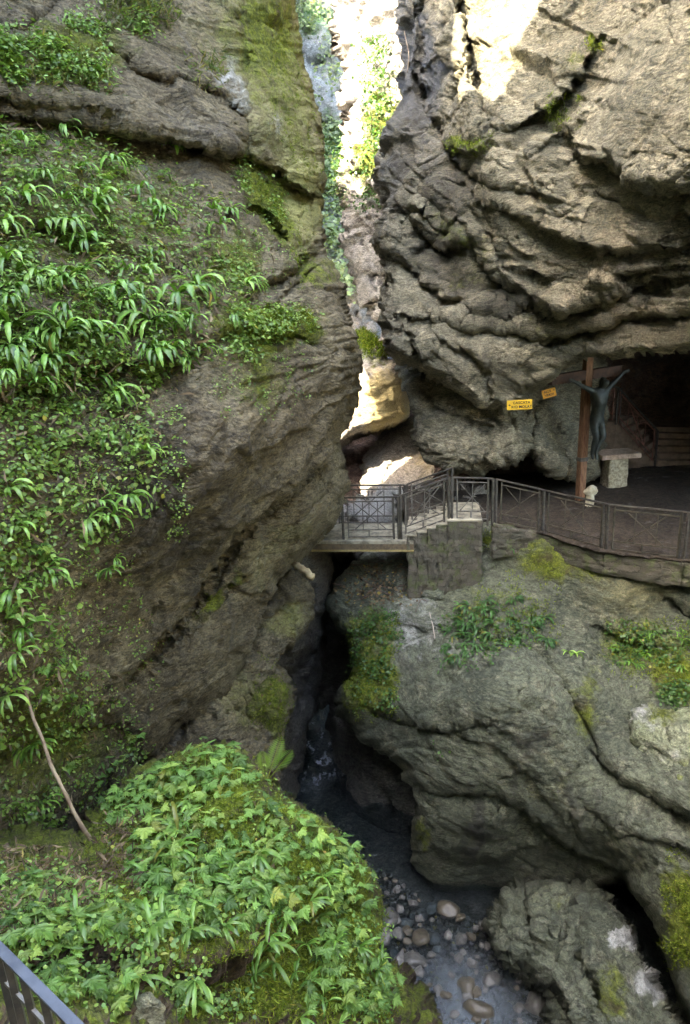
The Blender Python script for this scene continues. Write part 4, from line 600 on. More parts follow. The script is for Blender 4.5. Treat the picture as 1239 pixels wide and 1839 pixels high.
def plant_set(makers, surf, pts, label, cat, group, smin=0.8, smax=1.2, outward=True, special=None, sink=0.0):
    """single plants at photo points; each kind built once, then copied"""
    protos = makers; used = [False] * len(protos); out = []
    for k, (px, py, s) in enumerate(pts):
        p, n = at(surf, px, py)
        if p is None: continue
        j = RNG.integers(len(protos)); o = protos[j] if not used[j] else protos[j].copy()
        if used[j]: C.objects.link(o)
        used[j] = True; yaw = math.atan2(n[0], -n[1]) + RNG.normal(0, 0.45) if outward else RNG.uniform(0, 6.28)
        o.location = tuple(p + n * sink); o.rotation_euler = (RNG.normal(0, 0.12), RNG.normal(0, 0.12), yaw); z = s * RNG.uniform(smin, smax); o.scale = (z, z, z)
        tag(o, label, cat, group); out.append(o)
    for q, o in enumerate(protos):
        if not used[q]: bpy.data.objects.remove(o)
    return out
SF = lambda nm, seeds, *a: [strap_fern_mesh(nm, s, *a, leaf_fern) for s in seeds]
big = plant_set(SF('strap_leaved_fern', [1], 17, 0.70, 1.5, 0.7), 'left_cliff', [(115, 610, 1.0)], 'largest hanging clump of strap leaves on the left cliff, above the thin arched twig', 'fern', None, sink=0.16)
rp = lambda poly, n: [(x, y) for x, y in zip(RNG.uniform(min(q[0] for q in poly), max(q[0] for q in poly), n * 4), RNG.uniform(min(q[1] for q in poly), max(q[1] for q in poly), n * 4)) if inside(np.array([x]), np.array([y]), poly)[0]][:n]
ferns = [(150, 450, .9), (155, 430, .8), (265, 480, .8), (255, 510, .9), (330, 520, .8), (370, 385, .8), (385, 420, .8), (235, 540, .9), (310, 560, .9), (20, 480, .9), (15, 590, 1.0), (40, 560, .9), (8, 640, 1.0), (30, 360, .8), (70, 420, .8), (245, 560, .8), (210, 530, .9), (265, 590, .9), (200, 790, .7), (220, 880, .6), (255, 810, .6), (270, 640, .8), (335, 600, .7), (180, 600, .8), (60, 500, .9)]
ferns += [(x, y, .65) for x, y in rp(P1, 40)] + [(x, y, .7) for x, y in rp(P8, 8)] + [(120, 240, .5), (300, 265, .6), (295, 255, .5)]
plant_set(SF('strap_leaved_fern', [11, 12, 13, 14, 15, 16], 10, 0.66, 1.4, 0.85), 'left_cliff', ferns, 'glossy strap-leaved fern among the dense small leaves on the upper left cliff', 'fern', 'strap-leaved ferns in the dense upper growth', sink=0.13)
low = [(150, 930, .9), (165, 900, .9), (180, 925, .8), (70, 1010, .9), (85, 1030, .8), (190, 1010, .7), (40, 1130, .9), (30, 1170, .8), (10, 880, .9), (15, 1240, .8), (45, 1340, .9), (60, 1330, .8), (130, 1255, .6), (20, 940, .9), (25, 1050, .9), (8, 1120, .9), (60, 1430, .8), (195, 990, .6)]
plant_set(SF('strap_leaved_fern', [21, 22, 23], 7, 0.46, 1.2, 0.85), 'left_cliff', low, 'drooping strap-leaved fern on the barer brown rock low on the left cliff', 'fern', 'strap-leaved ferns on the bare lower left rock', sink=0.08)
fore = [(x, y, .8) for x, y in rp([(400, 1690), (600, 1640), (660, 1700), (640, 1839), (420, 1839)], 16)] + [(300, 1560, 1), (360, 1600, 1), (260, 1600, .9), (480, 1500, .8), (440, 1540, .9), (560, 1580, .9), (350, 1450, .7), (500, 1640, 1), (90, 1760, 1.0), (210, 1810, 1.0), (320, 1800, 1), (470, 1740, 1), (380, 1690, 1), (270, 1680, 1), (330, 1500, 1.0), (345, 1490, 1), (310, 1700, 1), (290, 1740, 1), (150, 1790, 1), (185, 1780, .9), (330, 1730, .9), (440, 1690, 1.0), (455, 1700, .9), (540, 1620, .8), (420, 1600, .8), (545, 1660, .8), (230, 1640, .9), (120, 1700, .9), (60, 1690, .9), (520, 1790, .7), (595, 1700, .6), (370, 1760, .9), (400, 1740, .8), (235, 1720, 1.0), (160, 1740, .9)]
plant_set(SF('strap_leaved_fern', [31, 32, 33], 8, 0.36, 2.0, 0.5), 'foreground_outcrop', fore, 'bright strap-leaved fern growing from the mossy foreground outcrop', 'fern', 'strap-leaved ferns on the foreground outcrop', sink=0.09)
shade = [(x, y, .9) for x, y in rp([(790, 1130), (840, 1080), (900, 1060), (985, 1110), (990, 1170), (880, 1180), (800, 1210)], 46)] + [(905, 960, .6), (920, 985, .6), (850, 990, .5)]
SH = lambda nm, seeds, *a: [strap_fern_mesh(nm, s, *a, leaf_fern_shade) for s in seeds]
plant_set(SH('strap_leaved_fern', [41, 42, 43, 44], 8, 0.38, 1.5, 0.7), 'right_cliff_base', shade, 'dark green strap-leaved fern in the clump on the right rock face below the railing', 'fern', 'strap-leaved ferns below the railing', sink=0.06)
plant_set(SF('strap_leaved_fern', [51], 7, 0.40, 1.5, 0.7), 'right_cliff_base', [(1030, 1178, .9), (1018, 1172, .8)], 'small strap-leaved fern hanging alone from the thin crack right of the fern clump', 'fern', 'ferns in the thin crack')
plant_set(SF('strap_leaved_fern', [61, 62], 7, 0.34, 1.5, 0.5), 'right_cliff_base', [(x, y, .9) for x, y in rp([(1090, 1130), (1230, 1125), (1230, 1200), (1090, 1200)], 14)], 'short fern on the mossy shelf at the right edge of the photo', 'fern', 'ferns on the right mossy shelf')
TP = lambda nm, seeds, *a: [toothed_plant_mesh(nm, s, leaf_mound, *a) for s in seeds]
mp = [(x, y, 1.0) for x, y in rp([(190, 1460), (300, 1365), (420, 1350), (460, 1400), (590, 1500), (665, 1600), (640, 1640), (500, 1640), (420, 1700), (250, 1700), (230, 1560)], 215)]
mp = [q for q in mp if not (360 < q[0] < 500 and 1395 < q[1] < 1480 and RNG.random() < 0.7)]
plant_set(TP('toothed_leaf_plant', [1, 2, 3, 4, 5], 6, 0.145), 'foreground_outcrop', mp, 'low plant with toothed divided leaves on top of the mossy foreground outcrop', 'plant', 'toothed-leaf plants on the outcrop top', outward=False, smin=0.65, smax=1.65)
mp = [(x, y, 1.0) for x, y in rp([(-10, 1600), (110, 1580), (230, 1700), (300, 1830), (0, 1830)], 50)]
plant_set(TP('toothed_leaf_plant', [6, 7, 8], 8, 0.17), 'foreground_outcrop', mp, 'leafy plant on the slope beside the metal handrail in the lower left corner', 'plant', 'leafy plants by the near handrail', outward=False)
mp = [(x, y, 1.0) for x, y in rp([(610, 1640), (680, 1650), (700, 1700), (690, 1800), (600, 1839), (520, 1800), (560, 1700)], 34)]
plant_set(TP('toothed_leaf_plant', [9, 10], 8, 0.20), 'foreground_outcrop', mp, 'toothed-leaf plant overhanging the stream from the right end of the outcrop', 'plant', 'toothed-leaf plants at the outcrop end', outward=False)
mp = [(x, y, 1.0) for x, y in rp(P3, 34)] + [(x, y, .8) for x, y in rp(P2, 10)]
plant_set(TP('toothed_leaf_plant', [12, 13, 14], 7, 0.17), 'left_cliff', mp, 'toothed-leaf plant rooted on the lower left cliff around the leaning branch', 'plant', 'toothed-leaf plants on the lower left cliff')
mp = [(x, y, .9) for x, y in rp(P1, 60)] + [(x, y, .9) for x, y in rp(P4, 14)]
plant_set(TP('leafy_plant', [15, 16, 17], 8, 0.16), 'left_cliff', mp, 'bushy small-leaved plant in the dense green growth of the upper left cliff', 'plant', 'bushy plants on the upper left cliff', sink=0.10)
cover('outcrop_small_leaves', 'foreground_outcrop', [([(190, 1450), (340, 1345), (450, 1370), (590, 1490), (670, 1600), (600, 1650), (430, 1700), (250, 1690)], 480), ([(-20, 1570), (120, 1560), (300, 1720), (420, 1780), (420, 1839), (-20, 1839)], 1100), ([(600, 1640), (680, 1640), (700, 1839), (600, 1839)], 200)], [(ROUND_V, 0.3, 0.015, 0.035), (LEAF_V, 0.5, 0.025, 0.055), (LONG_V, 0.15, 0.04, 0.08)], leaf_mound, lift=0.08, noise_f=2.2, thr=-0.15)
# tall fern frond beside the slot
def frond(name, base, tip, n, wd, mat, parent=None):
    V, Fq, T = [], [], []; base = np.array(base); tip = np.array(tip); ax = tip - base; L = np.linalg.norm(ax); ax /= L; s = unit(np.cross(ax, np.array([0.1, 1, 0.2])))
    for k in range(n):
        t = 0.25 + 0.75 * k / n; o = base + ax * L * t + UP * (-0.12 * L * t * t)
        for sg in (-1, 1):
            d = unit(s * sg + ax * 0.45 - UP * 0.15); l = wd * math.sin(math.pi * (0.12 + 0.86 * (k / n))) ** 0.8; b = len(V); w = unit(np.cross(d, np.cross(s, ax))) * l * 0.10
            V += [o, o + d * l * .4 + w, o + d * l, o + d * l * .4 - w]; T += [[0.4, 0.7, 0, 1]] * 4; Fq.append((b, b + 1, b + 2, b + 3))
    b = len(V); V += [base - s * .008, base + s * .008, base + ax * L - UP * .12 * L + s * .002, base + ax * L - UP * .12 * L - s * .002]; T += [[.6, .5, 0.3, 1]] * 4; Fq.append((b, b + 1, b + 2, b + 3))
    return make_mesh(name, np.array(V), np.array(Fq), mat, parent=parent, smooth=False, attrs={'tone': np.array(T)})
fr = empty('feathery_fern', (0, 0, 0), 'feathery fern with upright fronds at the top edge of the outcrop beside the dark slot', 'fern')
for (bx, by, tx, ty, dd, te) in ((482, 1400, 525, 1335, 9.0, 8.7), (480, 1400, 505, 1312, 9.0, 8.9), (478, 1402, 470, 1340, 9.0, 8.8)): frond('frond', P(bx, by, dd), P(tx, ty, te), 16, 0.12, leaf_mound, fr)
# ------------------------------------------------------------------ built things
iron = simple_material('dark_iron', (0.075, 0.072, 0.066), 0.45, 0.6, (0.13, 0.12, 0.10), 12)
iron_grey = simple_material('galvanised_iron', (0.20, 0.195, 0.17), 0.5, 0.5, (0.11, 0.10, 0.085), 12)
iron_dull = simple_material('dull_iron', (0.11, 0.10, 0.07), 0.6, 0.4, (0.045, 0.042, 0.032), 7)
wood = simple_material('old_wood', (0.24, 0.125, 0.06), 0.8, 0, (0.11, 0.05, 0.025), 7, 0.01, stretch=(6, 6, 0.7))
wood_dark = simple_material('dark_wood', (0.075, 0.040, 0.026), 0.85, 0, (0.035, 0.02, 0.015), 8, 0.01)
bronze = simple_material('weathered_bronze', (0.040, 0.050, 0.042), 0.55, 0.3, (0.020, 0.024, 0.021), 9, 0.01)
concrete = simple_material('worn_concrete', (0.40, 0.37, 0.27), 0.85, 0, (0.16, 0.15, 0.11), 4, 0.01)
altar_stone = simple_material('altar_stone', (0.52, 0.47, 0.32), 0.9, 0, (0.26, 0.22, 0.14), 14, 0.02)
slab_stone = simple_material('altar_slab', (0.50, 0.37, 0.27), 0.85, 0, (0.28, 0.20, 0.14), 8, 0.01)
yellow = simple_material('yellow_sign_paint', (0.72, 0.46, 0.025), 0.6, 0, (0.62, 0.39, 0.03), 5)
orange = simple_material('orange_sign_paint', (0.60, 0.28, 0.02), 0.6, 0, (0.48, 0.22, 0.02), 5)
black = simple_material('black_lettering', (0.02, 0.015, 0.01), 0.7)
stone_pale = simple_material('pale_stone', (0.50, 0.46, 0.32), 0.9, 0, (0.36, 0.33, 0.22), 10, 0.03)
bark = simple_material('weathered_branch', (0.20, 0.14, 0.095), 0.9, 0, (0.34, 0.27, 0.18), 5, 0.01, stretch=(1, 1, 1))
bark_dark = simple_material('dark_twig', (0.10, 0.065, 0.05), 0.9, 0, (0.19, 0.14, 0.11), 9)
cave_step = simple_material('cave_step_stone', (0.30, 0.22, 0.16), 0.95, 0, (0.19, 0.14, 0.10), 4, 0.02)
def masonry():
    t = NT('masonry'); g = t.node('ShaderNodeTexCoord').outputs['Object']; s = t.node('ShaderNodeSeparateXYZ', {0: g}).outputs
    v = t.node('ShaderNodeCombineXYZ', {0: t.math('ADD', s[0], s[1]), 1: s[2]}).outputs[0]; n = t.noise(g, 3.5, 6, 0.7)
    v = t.node('ShaderNodeVectorMath', {0: v, 1: t.node('ShaderNodeVectorMath', {0: t.node('ShaderNodeTexNoise', {'Vector': g, 'Scale': 6.0}).outputs['Color'], 'Scale': 0.22}, operation='SCALE').outputs[0]}, operation='ADD').outputs[0]
    b = t.node('ShaderNodeTexBrick', {'Vector': v, 'Color1': (0.13, 0.115, 0.085, 1), 'Color2': (0.075, 0.072, 0.052, 1), 'Mortar': (0.07, 0.064, 0.048, 1), 'Scale': 1.7, 'Mortar Size': 0.02, 'Mortar Smooth': 0.4})
    c = t.mix(t.ramp(n, 0.48, 0.62), b.outputs['Color'], (0.10, 0.115, 0.05)); c = t.mix(1.0, c, t.mix(t.noise(g, 30, 5, 0.7), (0.6, 0.6, 0.6), (1.4, 1.4, 1.4)), 'MULTIPLY'); t.set(t.b.inputs['Base Color'], c); t.b.inputs['Roughness'].default_value = 0.9
    h = t.math('ADD', t.math('MULTIPLY', b.outputs['Fac'], -0.03), t.math('MULTIPLY', t.noise(g, 14, 6, 0.7), 0.04)); bp = t.node('ShaderNodeBump', {'Height': h, 'Distance': 1.0}); t.l.new(bp.outputs[0], t.b.inputs['Normal']); return t.m
mason = masonry()
class MB:
    def __init__(s): s.v, s.f = [], []
    def beam(s, p, q, w, h, up=(0, 0, 1)):
        p, q = np.array(p, float), np.array(q, float); d = unit(q - p); up = np.array(up, float)
        if abs(d @ up) > 0.95: up = np.array([0.3, -0.95, 0])
        x = unit(np.cross(d, up)); y = np.cross(x, d); b = len(s.v)
        for e in (p, q):
            for a, c in ((-1, -1), (1, -1), (1, 1), (-1, 1)): s.v.append(e + x * a * w / 2 + y * c * h / 2)
        s.f += [(b, b + 3, b + 2, b + 1), (b + 4, b + 5, b + 6, b + 7)] + [(b + i, b + (i + 1) % 4, b + 4 + (i + 1) % 4, b + 4 + i) for i in range(4)]; return s
    def tube(s, pts, rad, n=7, wob=0.0, seed=0):
        r = random.Random(seed); pts = [np.array(p, float) for p in pts]; b0 = len(s.v); m = len(pts)
        for k, p in enumerate(pts):
            d = unit((pts[min(k + 1, m - 1)] - pts[max(k - 1, 0)])); x = unit(np.cross(d, np.array([0.31, 0.2, 0.93]))); y = np.cross(d, x); rr = rad[k] if isinstance(rad, (list, tuple)) else rad
            for i in range(n): a = 6.2832 * i / n; s.v.append(p + (x * math.cos(a) + y * math.sin(a)) * rr * (1 + r.uniform(-wob, wob)))
        for k in range(m - 1):
            for i in range(n): s.f.append((b0 + k * n + i, b0 + k * n + (i + 1) % n, b0 + (k + 1) * n + (i + 1) % n, b0 + (k + 1) * n + i))
        s.f += [tuple(b0 + i for i in range(n))[::-1], tuple(b0 + (m - 1) * n + i for i in range(n))]; return s
    def prism(s, corners, z0, z1):        # a footprint (x, y) list, counter-clockwise, from z0 up to z1 (z1 may be a list)
        n = len(corners); b = len(s.v); z1 = z1 if isinstance(z1, (list, tuple)) else [z1] * n
        s.v += [np.array([c[0], c[1], z0]) for c in corners] + [np.array([c[0], c[1], z]) for c, z in zip(corners, z1)]
        s.f += [tuple(range(b, b + n))[::-1], tuple(range(b + n, b + 2 * n))] + [(b + i, b + (i + 1) % n, b + n + (i + 1) % n, b + n + i) for i in range(n)]; return s
    def build(s, name, mat, parent=None, bevel=0.0, rough=0.0, smooth=False, origin=None):
        o0 = np.array(parent.location) if parent is not None else (np.array(origin) if origin is not None else np.zeros(3))
        V = np.array(s.v) - o0
        o = make_mesh(name, V, s.f, mat, parent, smooth)
        if origin is not None and parent is None: o.location = tuple(o0)
        if bevel:
            m = o.modifiers.new('bevel', 'BEVEL'); m.width = bevel; m.segments = 2; m.limit_method = 'ANGLE'
        if rough:
            m = o.modifiers.new('sub', 'SUBSURF'); m.subdivision_type = 'SIMPLE'; m.levels = m.render_levels = 4
            tx = bpy.data.textures.new('roughness', 'CLOUDS'); tx.noise_scale = 0.18; d = o.modifiers.new('rough', 'DISPLACE'); d.texture = tx; d.strength = rough; d.mid_level = 0.5
        return o
V3 = lambda p, dz: np.array([p[0], p[1], p[2] + dz])
A0 = Pz(590, 968, -5.4); A1 = Pz(617, 968, -5.4); B1_ = Pz(716, 967, -5.4); C1 = Pz(806, 934, -4.95); D1 = Pz(884, 936, -5.02); E1 = Pz(974, 956, -5.35); F1 = Pz(1087, 988, -5.35); G1 = Pz(1228, 1006, -5.35); G2 = Pz(1330, 1014, -5.35)
A2 = Pz(600, 942, -5.4); B2_ = Pz(728, 942, -5.4); C2 = Pz(812, 914, -4.95)
HR = 1.02
def railing(name, pts, label, cat='railing', group=None, h=HR, mats=(iron, iron_grey), inset=0.10):
    root = empty(name, pts[0], label, cat, group)
    for k, (a, b) in enumerate(zip(pts[:-1], pts[1:])):
        MB().beam(V3(a, h), V3(b, h), 0.055, 0.035).build('handrail', mats[0], root, bevel=0.006)
        d = unit((b - a) * np.array([1, 1, 0])); L = np.linalg.norm(b - a); f = lambda t, z: V3(a + (b - a) * t, z * h)
        t0, t1 = inset / L + 0.02, 1 - inset / L - 0.02; p = MB(); w = 0.028
        p.beam(f(t0, 0.90), f(t1, 0.90), w, w); p.beam(f(t0, 0.22), f(t1, 0.22), w, w); p.beam(f(t0, 0.05), f(t1, 0.05), w, w)
        for t in (t0, t1): p.beam(f(t, 0.03), f(t, 0.96), w, w)
        for t in (0.5 * (t0 + t1) - 0.03,): p.beam(f(t, 0.05), f(t, 0.22), w, w)
        n = max(2, int(L / 0.42))
        for i in range(1, n): t = t0 + (t1 - t0) * i / n; p.beam(f(t, 0.22), f(t, 0.90), 0.016, 0.016)
        pan = p.build('panel', mats[1], root)
        tm = 0.5 * (t0 + t1); hw = min(0.36, 0.30 * L) / L
        x = MB().beam(f(tm - hw, 0.24), f(tm + hw, 0.86), 0.022, 0.022).beam(f(tm - hw, 0.86), f(tm + hw, 0.24), 0.022, 0.018); xo = x.build('crossed_bars', mats[1], None); xo.parent = pan; xo.location = (0, 0, 0)
        xo.data.transform(Matrix.Translation(-Vector(root.location)))
        for t in (0.0, 1.0) if k == 0 else (1.0,):
            q = a + (b - a) * t; MB().beam(V3(q, -0.10), V3(q, h), 0.05, 0.05).build('post', mats[0], root, bevel=0.004)
            if 0 < k or t == 1.0: q2 = q - d * 0.11; MB().beam(V3(q2, -0.10), V3(q2, h - 0.02), 0.035, 0.035).build('post', mats[0], root)
    return root
railing('iron_railing', [A1, B1_], 'grey iron railing along the near side of the small bridge, with one crossed panel', group='iron railings of the bridge and ledge')
railing('iron_railing', [A2, B2_], 'grey iron railing along the far side of the small bridge', group='iron railings of the bridge and ledge')
railing('iron_railing', [B1_ + unit(C1 - B1_) * 0.06, C1], 'sloping iron railing on the near side of the steps up from the bridge', group='iron railings of the bridge and ledge')
railing('iron_railing', [B2_ + unit(C2 - B2_) * 0.06, C2], 'sloping iron railing on the far side of the steps up from the bridge', group='iron railings of the bridge and ledge')
railing('iron_railing', [C1 + unit(D1 - C1) * 0.07, D1], 'short iron railing panel on the landing between the steps and the cave ledge', group='iron railings of the bridge and ledge')
railing('iron_railing', [D1 + unit(E1 - D1) * 0.08, E1, F1, G1, G2], 'long iron railing of several crossed panels along the cave ledge before the crucifix', group='iron railings of the bridge and ledge', mats=(iron, iron_dull))
# footbridge
bridge = empty('footbridge', (A1 + B2_) / 2, 'small concrete-decked footbridge crossing the slot between the two cliffs', 'bridge')
lft = Pz(540, 968, -5.4) + np.array([0, 0, 0]); lb = Pz(540, 938, -5.4); rf = Pz(742, 968, -5.4); rb = Pz(748, 936, -5.4); dn = np.array([0.0, -0.08, 0])
MB().prism([(lft + dn)[:2], (rf + dn)[:2], rb[:2], lb[:2]], -5.50, -5.41).build('deck', concrete, bridge, bevel=0.01)
MB().prism([(lft + dn * 1.0)[:2], (rf + dn * 1.0)[:2], (rf + dn * 1.0 + [0, .10, 0])[:2], (lft + dn * 1.0 + [0, .10, 0])[:2]], -5.64, -5.503).build('beam', simple_material('rusty_beam', (0.16, 0.12, 0.07), 0.8, 0, (0.09, 0.07, 0.045), 10), bridge)
MB().prism([(lft + dn * 1.5)[:2], (rf + dn * 1.5)[:2], (rf + dn * 1.0 + [0, .04, 0])[:2], (lft + dn * 1.0 + [0, .04, 0])[:2]], -5.675, -5.643).build('beam_flange', simple_material('ochre_flange', (0.34, 0.27, 0.10), 0.8), bridge)
MB().prism([lb[:2], rb[:2], (rb + [0, .1, 0])[:2], (lb + [0, .1, 0])[:2]], -5.66, -5.505).build('beam', iron, bridge)
# stepped masonry abutment
ab = empty('masonry_abutment', V3(B1_, -1.2), 'stepped stone masonry block carrying the steps at the right end of the bridge', 'stone wall')
e_ = unit((C1 - B1_) * np.array([1, 1, 0])); run = np.linalg.norm((C1 - B1_)[:2]); nrm_ = np.array([-e_[1], e_[0], 0]); fr0 = B1_ - nrm_ * 0.12 + e_ * 0.2
for k in range(5):
    s0 = fr0 + e_ * (run / 5 * k); s1 = fr0 + e_ * (run / 5 * (k + 1)) if k < 4 else fr0 + e_ * (run + 0.55); wd = nrm_ * (1.42 + 0.004 * k)
    zt = -5.4 + 0.09 * (k + 1)
    MB().prism([(s0)[:2], s1[:2], (s1 + wd)[:2], (s0 + wd)[:2]], -7.3 + 0.02 * k, zt).build('masonry_block', mason, ab, bevel=0.02, rough=0.12)
    MB().prism([(s0 - e_ * .02 - nrm_ * .015)[:2], (s1 - e_ * .001)[:2], (s1 + wd)[:2], (s0 - e_ * .02 + wd)[:2]], zt + 0.003, zt + 0.04).build('step', concrete, ab, bevel=0.008)
kb = empty('ledge_kerb', D1, 'low mossy masonry kerb under the railing along the cave ledge', 'kerb')
for a, b in ((D1, E1), (E1, F1), (F1, G1), (G1, G2)):
    nn = unit(np.cross(b - a, UP)) * 0.11; a_ = V3(a, 0); MB().prism([(a + nn)[:2], (b + nn)[:2], (b - nn)[:2], (a - nn)[:2]], -5.9, [a[2] - .03, b[2] - .03, b[2] - .03, a[2] - .03]).build('kerb_course', mason, kb, bevel=0.03, rough=0.13)
# crucifix
CB = Pz(1041, 903, -5.40); cyaw = math.radians(20); ce = np.array([math.cos(cyaw), math.sin(cyaw), 0]); cf = np.array([math.sin(cyaw), -math.cos(cyaw), 0]); cross = empty('crucifix', CB, 'tall wooden cross with a dark bronze crucified figure standing at the cave mouth', 'crucifix')
cl = lambda x, y, z: CB + ce * x + cf * y + UP * z
MB().beam(cl(0, 0, -0.2), cl(0.0, 0, 3.78), 0.20, 0.17, up=cf).build('upright', wood, cross, bevel=0.012)
MB().beam(cl(-1.12, 0.0, 3.30), cl(-0.105, 0.0, 3.36), 0.18, 0.24).beam(cl(0.105, 0.0, 3.36), cl(1.0, 0.0, 3.40), 0.18, 0.24).build('crossbeam', wood_dark, cross, bevel=0.012)
MB().beam(cl(0, 0, 1.14), cl(0, 0, 1.24), 0.225, 0.195, up=cf).build('iron_band', iron, cross)
def skin_mesh(name, verts, edges, radii, mat, parent, levels=2, root=0):
    me = bpy.data.meshes.new(name); me.from_pydata([tuple(v) for v in verts], edges, []); o = bpy.data.objects.new(name, me); C.objects.link(o)
    o.modifiers.new('s', 'SKIN'); 
    for i, sv in enumerate(me.skin_vertices[0].data): r = radii[i]; sv.radius = (r, r) if not isinstance(r, tuple) else r; sv.use_root = (i == root)
    m = o.modifiers.new('u', 'SUBSURF'); m.levels = m.render_levels = levels
    bpy.context.view_layer.update(); ev = o.evaluated_get(bpy.context.evaluated_depsgraph_get()); nm = bpy.data.meshes.new_from_object(ev); bpy.data.objects.remove(o)
    nm.name = name; nm.polygons.foreach_set('use_smooth', np.ones(len(nm.polygons), bool)); nm.materials.clear(); nm.materials.append(mat); q = bpy.data.objects.new(name, nm); C.objects.link(q); q.parent = parent; return q
J = {}; vs, es, rs = [], [], []
def j(n, x, y, z, r, par=None):
    J[n] = len(vs); vs.append(ce * x + cf * y + UP * z); rs.append(r * (1.22 if r > 0.03 else 1.1))
    if par: es.append((J[par], J[n]))
X0, Y0 = 0.17, 0.24                      # the body hangs a little off the upright
j('pelvis', X0, Y0, 2.28, 0.15); j('waist', X0 + .01, Y0 + .03, 2.46, 0.125, 'pelvis'); j('ribs', X0 + .01, Y0 + .06, 2.68, 0.17, 'waist'); j('chest', X0 + .01, Y0 + .06, 2.86, 0.185, 'ribs'); j('neck', X0 + .03, Y0 + .07, 3.04, 0.06, 'chest')
j('skull', X0 + .07, Y0 + .15, 3.13, 0.085, 'neck'); j('crown', X0 + .09, Y0 + .17, 3.26, 0.095, 'skull')
for sg, nm in ((-1, 'l'), (1, 'r')):
    up_ = 0.0 if sg < 0 else 0.10
    j('sh' + nm, X0 + sg * .18, Y0 + .05, 2.96, 0.075, 'chest'); j('el' + nm, X0 + sg * .46, Y0 + .04, 3.09 + up_ * .7, 0.048, 'sh' + nm); j('wr' + nm, X0 + sg * .74, Y0 + .0, 3.25 + up_, 0.032, 'el' + nm)
    j('palm' + nm, X0 + sg * .82, Y0 - .01, 3.29 + up_, 0.036, 'wr' + nm)
    for q, (dx, dz, ln) in enumerate(((.09, .045, 1), (.10, .02, 1.05), (.10, -.005, 1), (.085, -.03, .85))): j('f%s%d' % (nm, q), X0 + sg * (.82 + dx * ln), Y0 + .03, 3.29 + up_ + dz, 0.011, 'palm' + nm)
    j('th' + nm, X0 + sg * .85, Y0 + .05, 3.26 + up_, 0.012, 'palm' + nm)
    j('hip' + nm, X0 + sg * .09, Y0 + .02, 2.16, 0.105, 'pelvis'); j('kn' + nm, X0 + sg * .085 + (.04 if sg > 0 else -.02), Y0 + .16, 1.80, 0.07, 'hip' + nm); j('calf' + nm, X0 + sg * .06 - .03, Y0 + .08, 1.62, 0.064, 'kn' + nm); j('an' + nm, X0 + sg * .03 - .06, Y0 + .02 + .04 * (sg + 1), 1.36, 0.038, 'calf' + nm); j('toe' + nm, X0 + sg * .03 - .06, Y0 + .09 + .04 * (sg + 1), 1.22, 0.03, 'an' + nm)
fig = skin_mesh('crucified_figure', vs, es, rs, bronze, cross)
hv = [ce * (X0 + .09) + cf * (Y0 + .11) + UP * 3.30, ce * (X0 + .03) + cf * (Y0 + .07) + UP * 3.20, ce * (X0 + .0) + cf * (Y0 + .06) + UP * 3.05]
skin_mesh('hair', hv, [(0, 1), (1, 2)], [0.09, 0.07, 0.035], bronze, fig, 2)
cv = [ce * (X0 - .10) + cf * (Y0 + .04) + UP * 2.26, ce * X0 + cf * (Y0 + .05) + UP * 2.20, ce * (X0 + .13) + cf * (Y0 + .04) + UP * 2.27, ce * (X0 + .17) + cf * (Y0 + .03) + UP * 2.05]
skin_mesh('loincloth', cv, [(0, 1), (1, 2), (2, 3)], [0.10, 0.13, 0.10, 0.035], bronze, fig, 2)
# stone table, marker stone, cave steps and rail
TB = Pz(1101, 873, -5.38); tab = empty('stone_table', TB, 'stone altar table with a thick slab top on a rough square pillar beside the crucifix', 'table', rz=0)
def block(c, sx, sy, z0, z1, yaw=0.0):
    ca, sa = math.cos(yaw), math.sin(yaw); return [(c[0] + ca * x - sa * y, c[1] + sa * x + ca * y) for x, y in ((-sx, -sy), (sx, -sy), (sx, sy), (-sx, sy))], c[2] + z0, c[2] + z1
MB().prism(*block(TB, 0.29, 0.27, -0.05, 0.86, 0.1)).build('pedestal', altar_stone, tab, bevel=0.06, rough=0.07)
MB().prism(*block(TB, 0.57, 0.38, 0.865, 1.0, 0.1)).build('table_top', slab_stone, tab, bevel=0.02, rough=0.02)
ic = bpy.data.meshes.new('ico')
import bmesh
def stone_mesh(name, seed, sx, sy, sz, mat, sub=4, rough=0.25, facet=0.35):
    bm = bmesh.new(); bmesh.ops.create_icosphere(bm, subdivisions=sub, radius=1); V = np.array([v.co[:] for v in bm.verts]); r = np.random.default_rng(seed)
    for k in range(7):
        d = unit(r.normal(size=3)); c = r.uniform(0.62, 0.85); h = V @ d; V = V - np.clip(h - c, 0, 1)[:, None] * d * facet * 2.4
    V = V * (1 + rough * fbm(V + seed * 3.1, 1.1, 3)[:, None] + rough * 0.25 * fbm(V + seed, 4.0, 2)[:, None]); V *= np.array([sx, sy, sz])
    Fq = np.array([[v.index for v in f.verts] for f in bm.faces]); bm.free(); return make_mesh(name, V, Fq, mat, attrs={'paint': np.zeros((len(V), 4))})
mk = empty('marker_stone', Pz(1058, 912, -5.38), 'small pale rounded marker stone standing at the foot of the cross', 'stone')
o = stone_mesh('shaft', 5, 0.12, 0.12, 0.30, stone_pale); o.parent = mk; o.location = (0, 0, 0.16)
o = stone_mesh('rounded_head', 6, 0.17, 0.13, 0.14, stone_pale); o.parent = mk; o.location = (0.01, 0, 0.46)
